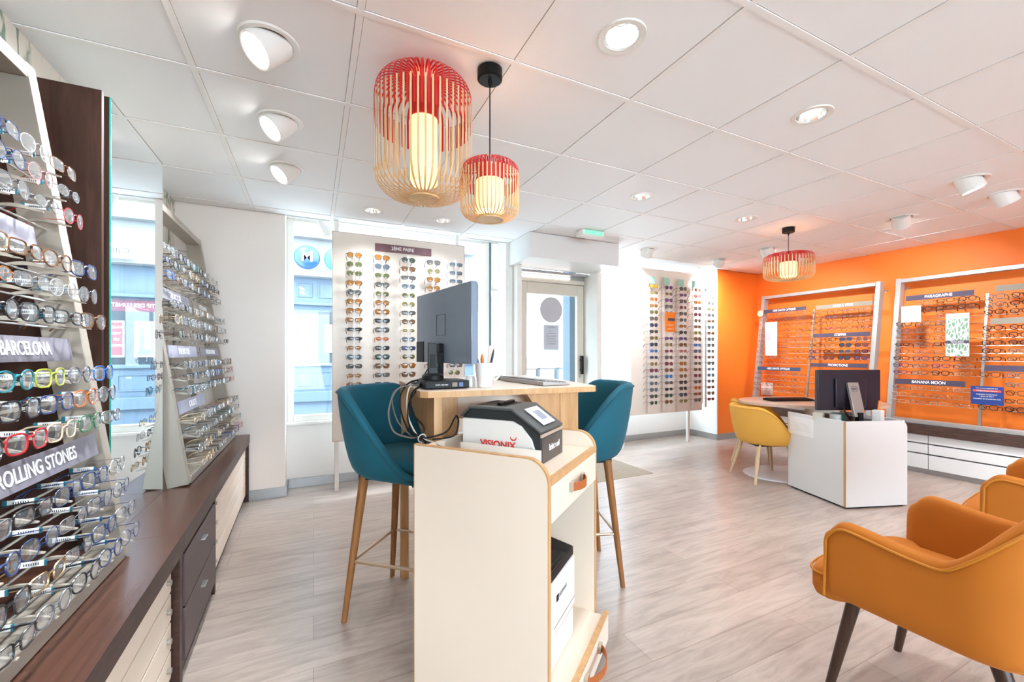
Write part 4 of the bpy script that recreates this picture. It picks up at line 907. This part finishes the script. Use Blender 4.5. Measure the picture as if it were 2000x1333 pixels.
# leaning stands: local x along the width, local -y to the viewer, leaning back towards +y
LEAN, SH, SW = .229, 1.55, 1.40
def stand(name, label, loc, rot, m_, rows, fins, cols, mid, signs, wall_y):
    t = thing(name, label, 'display stand', loc, rot, 'leaning eyeglass stands'); zb = loc[2]
    Y = lambda z: LEAN*(z-zb)/SH
    up = Vector((0,LEAN,SH)).normalized(); nrm = Vector((0,SH,-LEAN)).normalized()
    for x in (.0225, SW-.0225):
        MB().bar((x,.045,.002),(x,.045+LEAN,SH),.045,.09,(0,1,0)).build('post', m_, t, bevel=.002)
    MB().bar((.046,.045,.022),(SW-.046,.045,.022),.09,.04,(0,0,1)).build('bottom_rail', m_, t, bevel=.002)
    MB().bar((.046,.045+LEAN*.985,SH-.022),(SW-.046,.045+LEAN*.985,SH-.022),.09,.04,(0,0,1)).build('top_rail', m_, t, bevel=.002)
    if mid == 'wide': MB().bar((SW/2,.065,.05),(SW/2,.065+LEAN*.86,SH*.86),.08,.03,(0,1,0)).build('middle_post', m_, t)
    else: MB().bar((SW/2,.045,.04),(SW/2,.045+LEAN*.84,SH*.84),.02,.02,(0,1,0)).build('middle_post', STEEL, t)
    for x in (.03, SW-.03):
        q = MB().cyl((x,LEAN+.03,SH-.09),(x,wall_y-.002,SH-.09),.005,n=10).cyl((x,wall_y-.008,SH-.09),(x,wall_y-.001,SH-.09),.014,n=14); q.build('wall_bracket', STEEL, t)
    stf = MB()
    for i, z in enumerate(rows):
        q = MB(); y = Y(z)+.03
        q.cyl((.03,y,z-zb-.012),(SW-.03,y,z-zb-.012),.0032,n=8)
        q.build('rod', CHROME if m_ is not FRAMEM else CHROME, t)
        if fins:
            for x in [0]:
                pts = [(y+.01-.10*u, z-zb-.010+.012*math.sin(PI*min(1, u*1.05))-.004*u) for u in [k/8 for k in range(9)]]
                poly = pts+[(p[0], p[1]-.010*math.sin(PI*(.12+.8*k/8))) for k, p in list(enumerate(pts))[::-1]]
                a0 = MB().prism(poly, -.004, .004, 'x').build('holder_arm', m_, t, loc=(cols[0],0,0))
            rest = cols[1:] if len(cols) < 8 else cols[1:7]
            for x in rest:
                a1 = a0.copy(); COL.objects.link(a1); a1.location.x = x
            if len(cols) > 7:
                for x in cols[7:]: stf.prism(poly, x-.004, x+.004, 'x')
    if fins and len(cols) > 7: stf.build('holder_arm', m_, t)['kind'] = 'stuff'
    for (x0, x1, z, h, mm, txt, ts, off, *ft) in signs:
        y = Y(z); sg = MB().box((x0,-.002,-h/2),(x1,.002,h/2)).build('brand_plate', mm, t, loc=(0,y-.002,z-zb), rot=(-math.atan2(LEAN,SH),0,0))
        for xx in (x0+.04, x1-.04): MB().cyl((xx,.002,0),(xx,.03,0),.004,n=8).build('plate_peg', STEEL, sg)
        if txt: text('plate_lettering', txt, ts, TXT, sg, ((x0+x1)/2+off,-.0028,0), fit=ft[0] if ft else None, bold=.0005, sx=.82)
    return t
ROWS = [1.765,1.694,1.62,1.469,1.393,1.315,1.159,1.096,1.027,.872,.803,.727,.655]
CL = [1.69-.14*i for i in range(5)]
ZB = CZ+.001
# nearest left stand: width axis = world +Y
S1Y = .42
signs1 = [(.05,.69,1.86,.055,REDP,'',.03,0),(.75,1.12,1.86,.055,REDP,'',.03,0),(.70,1.20,1.545,.065,LILAC,'LA PLAGE',.04,-.16),(.55,1.27,1.237,.065,LILAC,'A BARCELONA',.050,.13,.245),(.45,1.31,.945,.066,LILAC,'THE ROLLING STONES',.050,.094,.42)]
stand('leaning_display_stand', 'nearest leaning beige display stand, cut by the left edge', (-.556,S1Y,ZB), PI/2, FRAMEM, ROWS, True, [y-S1Y for y in CL], 'none', signs1, XL and .398)
COLS1 = {6:['blue','grey','lime','teal','navy'],7:['grey','orange','navy','black','grey'],8:['silver','green','beige','red','black'],2:['red','silver','grey','red','black'],0:['tortoise','crystal','navy','silver','gold'],1:['grey','pink','navy','grey','silver'],3:['navy','tortoise','tortoise','gold','silver'],4:['grey','crystal','grey','orange','silver'],5:['tortoise','black','black','black','grey'],9:['silver','navy','navy','black','grey'],10:['navy','navy','grey','navy','navy'],11:['grey','navy','black','gold','black'],12:['navy','navy','black','grey','black']}
SHP1 = {6:['square','round','square','panto','rect'],7:['round','square','square','square','rect'],8:['rect','square','square','square','square'],5:['square','rect','square','round','round'],9:['round','square','square','rect','rect'],10:['round','square','rect','panto','round']}
rs = random.Random(3)
def lx(z): return -.556-.229*(z-ZB)/1.55
for r, z in enumerate(ROWS):
    for c, y in enumerate(CL):
        wire = r < 5 and not (r == 3) or r >= 9 and rs.random() < .3
        shp = SHP1[r][c] if r in SHP1 else rs.choice(['panto','rect','oval','round'] if wire else ['rect','square','panto'])
        o = pair((lx(z)+(.070 if r < 9 else .058), y+rs.uniform(-.004,.004), z+.008), (rs.uniform(-.03,.03), rs.uniform(-.02,.02), PI/2+rs.uniform(-.10,.02)), shp, wire, COLS1[r][c], None,
             '%s framed eyeglasses, %s row down, %s from the mirror on the nearest stand' % (COLS1[r][c], ORD[r], ORD[c]), 'eyeglasses on the nearest left stand', 2, True)
# second left stand
S2Y = 2.605
signs2 = [(.06,.66,1.545,.060,LILAC,'THE BICYCLE',.042,0),(.74,1.3,1.545,.060,TAUPEP,'LITTLE ELEVEN',.04,0),(.06,.62,1.237,.066,LILACB,'THE BICYCLE',.046,0),(.72,1.3,1.237,.055,LILAC,'ETAIS DES OLIVIERS',.04,0),(.06,.60,.945,.066,LILACB,'CALLISTE',.046,0)]
C2 = [.08+.152*i for i in range(9)]
stand('leaning_display_stand', 'second leaning beige display stand, beyond the mirror', (-.567,S2Y,ZB), PI/2, FRAMEM, ROWS, True, C2, 'wide', signs2, .398)
PAL = ['silver','grey','black','navy','tortoise','crystal','beige','gold','teal','blue','silver','grey','black','silver']
sp2 = {(7,5):'blue',(7,6):'crystal',(7,8):'red',(8,6):'turquoise',(8,7):'red',(8,8):'pink',(12,7):'plum',(12,8):'red',(9,5):'orange',(9,6):'beige'}
for r, z in enumerate(ROWS):
    for c, x in enumerate(C2):
        fc = sp2.get((r, c)) or rs.choice(PAL)
        pair((lx(z)+.058, S2Y+x, z+.008), (0, 0, PI/2+rs.uniform(-.08,.04)), rs.choice(['rect','panto','square','oval','round']), rs.random() < .5, fc, None,
             '%s framed eyeglasses, %s row down, %s from the mirror, farther left stand' % (fc, ORD[r], ORD[c]), 'eyeglasses on the farther left stand', 0, True)
# orange wall stands: width axis = world -Y
F1Y, F2Y, RX = 3.905, 2.365, 5.63; ZR = .501
def rx(z): return RX+.229*(z-ZR)/1.55
RL_ = [1.765-.0745*k for k in range(10)]+[.945-.0745*k for k in range(4)]
RR_ = [1.738,1.665,1.60,1.53,1.389,1.318,1.243,1.165]
sf1 = [(.05,.62,1.825,.05,SLATE,'100% SANTE OPTIQUE',.038,.0),(.04,.62,1.02,.05,mat('blue slate sign',(.05,.075,.14),.6, spec=.1),'100% SANTE OPTIQUE',.038,0),(.74,1.34,1.815,.05,TAUPEP,'TÊTES À TÊTES',.040,0),(.74,1.34,1.455,.05,SLATE,'STEPPER',.042,0),(.74,1.34,1.085,.045,SLATE,'PROMOTIONS',.040,0)]
stand('leaning_display_stand', 'silver leaning display stand on the orange wall, left one behind black monitor', (RX,F1Y,ZR), -PI/2, FRAMER, RL_, False, [], 'thin', sf1, 6.05-RX)
RF2 = [1.754-.0735*k for k in range(11)]+[.861,.787,.716]
sf2 = [(.10,.62,1.825,.055,SLATE,'PARAGRAPHE',.042,0),(.06,.60,.93,.055,SLATE,'BANANA MOON',.042,0),(.76,1.34,1.84,.055,TAUPEP,'FACE À FACE',.042,.06),(.74,1.34,1.53,.055,TAUPEP,'LA PLUME',.044,.07),(.72,1.34,1.09,.055,SLATE,'CARTIER',.046,.07)]
stand('leaning_display_stand', 'silver leaning display stand on the orange wall, right one above the cabinet', (RX,F2Y,ZR), -PI/2, FRAMER, RF2, False, [], 'thin', sf2, 6.05-RX)
PR = ['black','tortoise','grey','navy','silver','black','plum','gold','black','tortoise']
def wallpair(y, z, fc, lc, shp, wire, lab, grp):
    return pair((rx(z)-.045, y, z+.012), (.0, 0, -PI/2+rs.uniform(-.05,.05)), shp, wire, fc, lc, lab, grp, 0, False, 1.65)
cy1 = [F1Y-.79-.165*c for c in range(4)]; cy2 = [F2Y-.115-.158*c for c in range(4)]; cy3 = [F2Y-.77-.165*c for c in range(3)]
for r, z in enumerate(RR_):
    for c, y in enumerate(cy1):
        sun = r > 3 and (c > 1 or (r == 7 and c == 1)); fc = rs.choice(PR)
        wallpair(y, z, 'burgundy' if 0 else fc, ('burgundy' if c == 1 or c == 3 else 'navy') if sun else None, rs.choice(['rect','panto','square']), r < 4,
            ('%s' % ('dark tinted sunglasses' if sun else fc+' framed eyeglasses'))+', %s row down, %s from the middle post, left orange-wall stand' % (ORD[r], ORD[c]), 'eyewear on the left orange-wall stand')
for r, z in enumerate(RF2):
    for c, y in enumerate(cy2):
        if (r < 3 and c == 0) or (1 < r < 8 and c == 3) or (r == 2 and c == 1): continue
        fc = rs.choice(PR if r < 11 else ['silver','gold','beige','grey'])
        wallpair(y, z, fc, None, rs.choice(['rect','panto','oval','square']), r in (2,4,5,7,11,12,13), '%s framed eyeglasses, %s row down, %s from left, right orange-wall stand, left half' % (fc, ORD[r], ORD[c]), 'eyewear on the right orange-wall stand')
R3 = [1.75,1.677,1.605,1.455,1.385,1.314,1.24,1.167,1.02,.934,.862,.79,.716]
for r, z in enumerate(R3):

    for c, y in enumerate(cy3[:2]):
        if 8 < r < 12 and c == 0: continue
        fc = rs.choice(['black','tortoise','black','grey'])
        wallpair(y, z, fc, None, rs.choice(['rect','panto','square']), False, '%s framed eyeglasses, %s row down, %s right of middle post, right orange-wall stand' % (fc, ORD[r], ORD[c]), 'eyewear on the right orange-wall stand')
st_ = MB(); mats_ = [fmat('grey'), CLEAR, fmat('silver'), fmat('tortoise')]
for r, z in enumerate(RL_):
    for c in range(4):
        if 1 < r < 9 and c == 0: pass
        fr, le, te = gmesh(rs.choice(['rect','panto','oval']), True, 1.5); y = F1Y-.10-.165*c
        st_.at(Matrix.Translation((rx(z)-.045, y, z+.012)) @ Matrix.Rotation(-PI/2, 4, 'Z'))
        fm_ = rs.choice([0,0,2,3])
        for q in [fr]+te+le: st_.cur = 1 if q in le else fm_; st_.add(q.v, q.f)
o = st_.build('rows_of_small_eyeglasses', mats_); tag(o, 'many small pale eyeglasses in the left half of the left orange-wall stand', 'eyeglasses'); o['kind'] = 'stuff'
# cards and posters on the orange wall stands
def card(nm, lab, y0, y1, z0, z1, m_, cat='poster', xo=-.085):
    zc = (z0+z1)/2; x = rx(zc)+xo; t = thing(nm, lab, cat, (x, (y0+y1)/2, zc), -PI/2)
    w = abs(y1-y0)/2; h = (z1-z0)/2; B('card', (-w,-.002,-h), (w,.002,h), m_, t); return t, w, h
t, w, h = card('display_card', 'white card with a drawing of two pairs of glasses, top left of right stand', 2.26, 2.10, 1.56, 1.73, PAPER)
for zz in (.035, -.025):
    for s_ in (-1, 1): MB().tube([(s_*.024+.018*math.cos(a), -.004, zz+.014*math.sin(a)) for a in [2*PI*i/20 for i in range(20)]], .0013, 5, closed=True).build('drawn_lens', BLACK, t)
def leaves():
    m, tt, p = nt('leafy poster print'); n = tt.nodes; l = tt.links; tc = n.new('ShaderNodeTexCoord'); w_ = n.new('ShaderNodeTexVoronoi'); w_.inputs['Scale'].default_value = 44; w_.feature = 'DISTANCE_TO_EDGE'
    mp = n.new('ShaderNodeMapping'); mp.inputs['Scale'].default_value = (1,1,.45); mp.inputs['Rotation'].default_value = (0,.7,0); l.new(tc.outputs['Object'], mp.inputs[0]); l.new(mp.outputs[0], w_.inputs['Vector'])
    r = n.new('ShaderNodeValToRGB'); e = r.color_ramp.elements; e[0].color = (.70,.70,.66,1); e[0].position = .05; e[1].color = (.14,.26,.16,1); e[1].position = .16; l.new(w_.outputs['Distance'], r.inputs[0]); l.new(r.outputs[0], p.inputs['Base Color']); return m
t, w, h = card('tall_poster', 'tall poster with green leaves hung on the right orange-wall stand', 1.90, 1.735, 1.20, 1.62, PAPER)
B('leaf_print', (-w+.003,-.003,-h+.003), (w-.003,-.0021,h*.75), leaves(), t); B('title_band', (-w,-.004,-.085), (w,-.003,-.055), SLATE, t); text('title_lettering', 'THALASSA', .02, TXT, t, (0,-.005,-.07)); 
t, w, h = card('blue_notice', 'dark blue notice with white and red lines on the right orange-wall stand', 1.70, 1.49, .755, .925, mat('royal blue card', (.02,.045,.20), .4), 'notice')
B('red_line', (-w*.85,-.004,h*.40), (w*.85,-.003,h*.62), REDP, t)
for i, s_ in enumerate(('Vos verres progressifs dès', "L'Origine France Garantie", 'PAIEMENT COMPTANT', 'à partir de 250 €', 'PAIEMENT EN PLUSIEURS FOIS')): text('notice_lettering', s_, .013, TXT, t, (0,-.0045,h*(.78,.50,.1,-.1,-.38)[i]))
t, w, h = card('white_poster', 'narrow white and pink poster on the left orange-wall stand', 3.74, 3.575, 1.20, 1.66, PAPER)
for i, (a, b, c_) in enumerate(((-.9,-.1,(.62,.42,.50)),(.0,.9,(.45,.66,.64)),(-.9,.9,(.60,.62,.68)))): B('printed_block', (w*a,-.0035,h*(-.1,.1,-.8)[i]), (w*b,-.0021,h*(.6,.5,-.3)[i]), mat('poster block %d' % i, c_, .5), t)
t = thing('round_badge', 'round cream badge at the top left corner of the left orange-wall stand', 'badge', (rx(1.80)-.05, 3.87, 1.80), -PI/2)
MB().cyl((0,-.003,0),(0,.003,0),.042,n=36).build('disc', mat('cream disc', (.80,.68,.42), .5, emit=(1,.8,.5), es=.0), t); MB().tube([(.028*math.cos(a),-.004,.028*math.sin(a)) for a in [2*PI*i/24 for i in range(24)]], .001, 5, closed=True).build('ring_print', TXT, t)
tag(MB().box((5.98,3.86,.62),(6.04,4.0,.80)).build('wall_box', WPLAST, bevel=.004), 'small white box on the orange wall behind the yellow chairs', 'wall box')

# sunglasses boards
BRD = mat('warm white board', (.78,.70,.62), .45, var=.01)
b1 = thing('sunglasses_board', 'tall white sunglasses board in front of the left window', 'display board', (.76,4.0,0), 0, 'sunglasses boards')
B('panel', (-.604,0,.452), (.609,.03,2.304), BRD, b1)
EDG = mat('thin beige edge', (.50,.40,.32), .4)
MB().box((-.610,-.001,.446),(-.604,.031,2.31)).box((.609,-.001,.446),(.615,.031,2.31)).box((-.604,-.001,2.304),(.609,.031,2.31)).box((-.604,-.001,.446),(.609,.031,.452)).build('edge_trim', EDG, b1)
for x in (-.572, .547): MB().box((x-.018,.031,0),(x+.018,.066,ZC-.006)).build('post', WPLAST, b1, bevel=.002)
sg = B('title_plate', (-.25,-.010,2.170), (.272,-.001,2.240), PURP, b1); text('plate_lettering', '2ÈME PAIRE', .046, TXT, sg, (.0,-.0112,2.205), bold=.0006, sx=.9)
CX1 = [.322,.557,.790,1.025,1.245]
CLB = mat('frosted acrylic', (.78,.76,.73), .3)
for x in CX1: MB().box((x-.76-.007,-.10,.60),(x-.76+.007,-.094,2.135)).box((x-.76-.004,-.096,.62),(x-.76+.004,0,.63)).box((x-.76-.004,-.096,2.10),(x-.76+.004,0,2.11)).build('clear_rod', CLB, b1)
A,G_,Y_,BG,K,BR,OR,NV,RS = 'amber','green','grey','blue grey','black','brown','orange red','navy','rose'
L1_ = [[A,G_,G_,A,Y_,A,A,A,K,K,A,BG,Y_,A,BR,Y_,RS,K,BR],[A,BG,G_,Y_,G_,A,A,K,Y_,OR,K,'dark green',BR,Y_,NV],['dark green',BR,Y_,BG,G_,'olive',Y_,BR,'olive',BG,NV,G_,A,BR],[Y_,'olive',A,A,Y_,G_,BR,K,A,Y_,NV,BR,K,G_,A],[BG,BG,BG,K,Y_,BR,A,G_,K,NV,BR,A,Y_]]
S1_ = [['panto','aviator','aviator','square','round','square','square','cat','slim','slim','oval','hexagon','rect','oval','panto','round','panto','rect','rect'],['square','aviator','aviator','panto','panto','panto','square','cat','square','oval','rect','square','square','rect','rect'],['panto','square','rect','panto','panto','panto','rect','panto','oval','panto','rect','panto','aviator','aviator'],['square','panto','square','panto']+['rect','panto','square']*4,['rect','rect','rect']+['square','rect']*5]
F1_ = {'amber':'tortoise','brown':'tortoise','black':'black','grey':'black','green':'gold','blue grey':'navy','orange red':'orange','navy':'navy','rose':'pink','dark green':'black','olive':'gold','burgundy':'plum','blue':'blue','yellow':'orange','purple':'plum'}
rows1 = [2.085-.0808*k for k in range(19)]
cn = ['leftmost','second','third','fourth','rightmost']
for c, x in enumerate(CX1):
    for r, lc_ in enumerate(L1_[c]):
        pair((x, 3.872, rows1[r]-(.018*0)), (rs.uniform(-.03,.03), rs.uniform(-.02,.02), rs.uniform(-.03,.06)), S1_[c][r], lc_ in (G_,'olive',BG) , F1_[lc_], lc_,
             '%s lens sunglasses, %s down in the %s column of the left window board' % (lc_, ORD[r], cn[c]), 'sunglasses on the left window board', 1)
for r, lc_ in ((16,'green'),(17,'rose')):
    pair((CX1[4]-.02, 3.872, rows1[r]+.25), (0,0,.03), 'panto' if r == 16 else 'rect', True, F1_[lc_], lc_, '%s lens sunglasses, just below the monitor edge on the left window board' % lc_, 'sunglasses on the left window board', 1)
b2 = thing('sunglasses_board', 'tall white boxed sunglasses board in front of the right window', 'display board', (4.18,4.05,0), 0, 'sunglasses boards')
B('panel', (-.622,0,.455), (.626,.13,2.312), BRD, b2, bevel=.003); B('rear_panel', (-.56,.131,.52), (.80,.15,2.25), BRD, b2)
for x in (-.61, .545): MB().box((x-.018,.151,0),(x+.018,.186,ZC-.006)).build('post', WPLAST, b2, bevel=.002)
CX2 = [3.80,4.05,4.30,4.56,4.81]
for x in CX2:
    MB().box((x-4.18-.016,-.058,.50),(x-4.18+.016,-.054,2.12)).build('clear_strip', CLB, b2)
    MB().box((x-4.18-.055,-.10,2.10),(x-4.18+.055,-.096,2.19)).build('mint_tab', GREENP, b2)
L2P = [['yellow','olive','orange red',A,G_,Y_,NV,'dark green',G_,NV,'blue',NV,'olive','burgundy',BG,BG,BG,'dark green','dark green'],
 ['purple','olive','purple',Y_,BG,None,None,None,'purple','olive','burgundy',Y_,'burgundy',BR,'blue',Y_,K,'dark green',BR],
 [Y_,'purple',Y_,'burgundy',Y_,Y_,A,K,'purple',BR,RS,Y_,A,A,BR,K,K,NV,'olive'],
 [BR,RS,A,Y_,'burgundy',Y_,BR,'olive',BR,'blue',BG,'burgundy',Y_,BR,'burgundy',Y_,OR,BR,Y_],
 [Y_,Y_,Y_,'olive',Y_,BR,BG,BR,Y_,Y_,Y_,BR,Y_,BG,BG,Y_,BR,BR,'burgundy']]
for c, x in enumerate(CX2):
    for r in range(19):
        lc_ = L2P[c][r]
        if lc_ is None: continue
        pair((x+.01, 3.915, 2.062-.0803*r), (0, rs.uniform(-.02,.02), rs.uniform(-.06,.06)), rs.choice(['panto','square','rect','aviator','square']), rs.random() < .3, 'red' if (c, r) in ((3,17),(4,18)) else ('lime' if (c, r) == (3,7) else F1_[lc_]), lc_,
             '%s lens sunglasses, %s down in the %s column of the right window board' % (lc_, ORD[r], cn[c]), 'sunglasses on the right window board', 1)
oc = thing('orange_card', 'orange promotion card on the right window board', 'card', (4.02,3.86,1.62), .0)
B('card', (-.085,-.002,-.125), (.085,.002,.125), mat('orange card', (.80,.20,.02), .5), oc); MB().cyl((0,.002,.10),(0,.189,.10),.004,n=8).build('hanger', STEEL, oc); B('dark_band', (-.04,-.004,.015), (.075,-.0025,.05), SLATE, oc)
text('card_lettering', '2 paires', .034, mat('light orange print', (.9,.55,.3), .5), oc, (.0,-.004,-.035)); text('card_lettering', 'solaires', .034, mat('light orange print', (.9,.55,.3), .5), oc, (.0,-.004,-.085))
# small window spotlight
ws = thing('window_spotlight', 'white spotlight hanging inside the top of the left window', 'spotlight', (.09,4.20,2.50))
MB().cyl((0,0,0),(0,0,-.05),.012,n=12).build('stem', WPLAST, ws)
MB().cyl((0,0,.075),(0,0,-.075),.055,n=28).build('lamp_head', WPLAST, ws, loc=(.02,0,-.11), rot=(.25,-.5,0), bevel=.004)
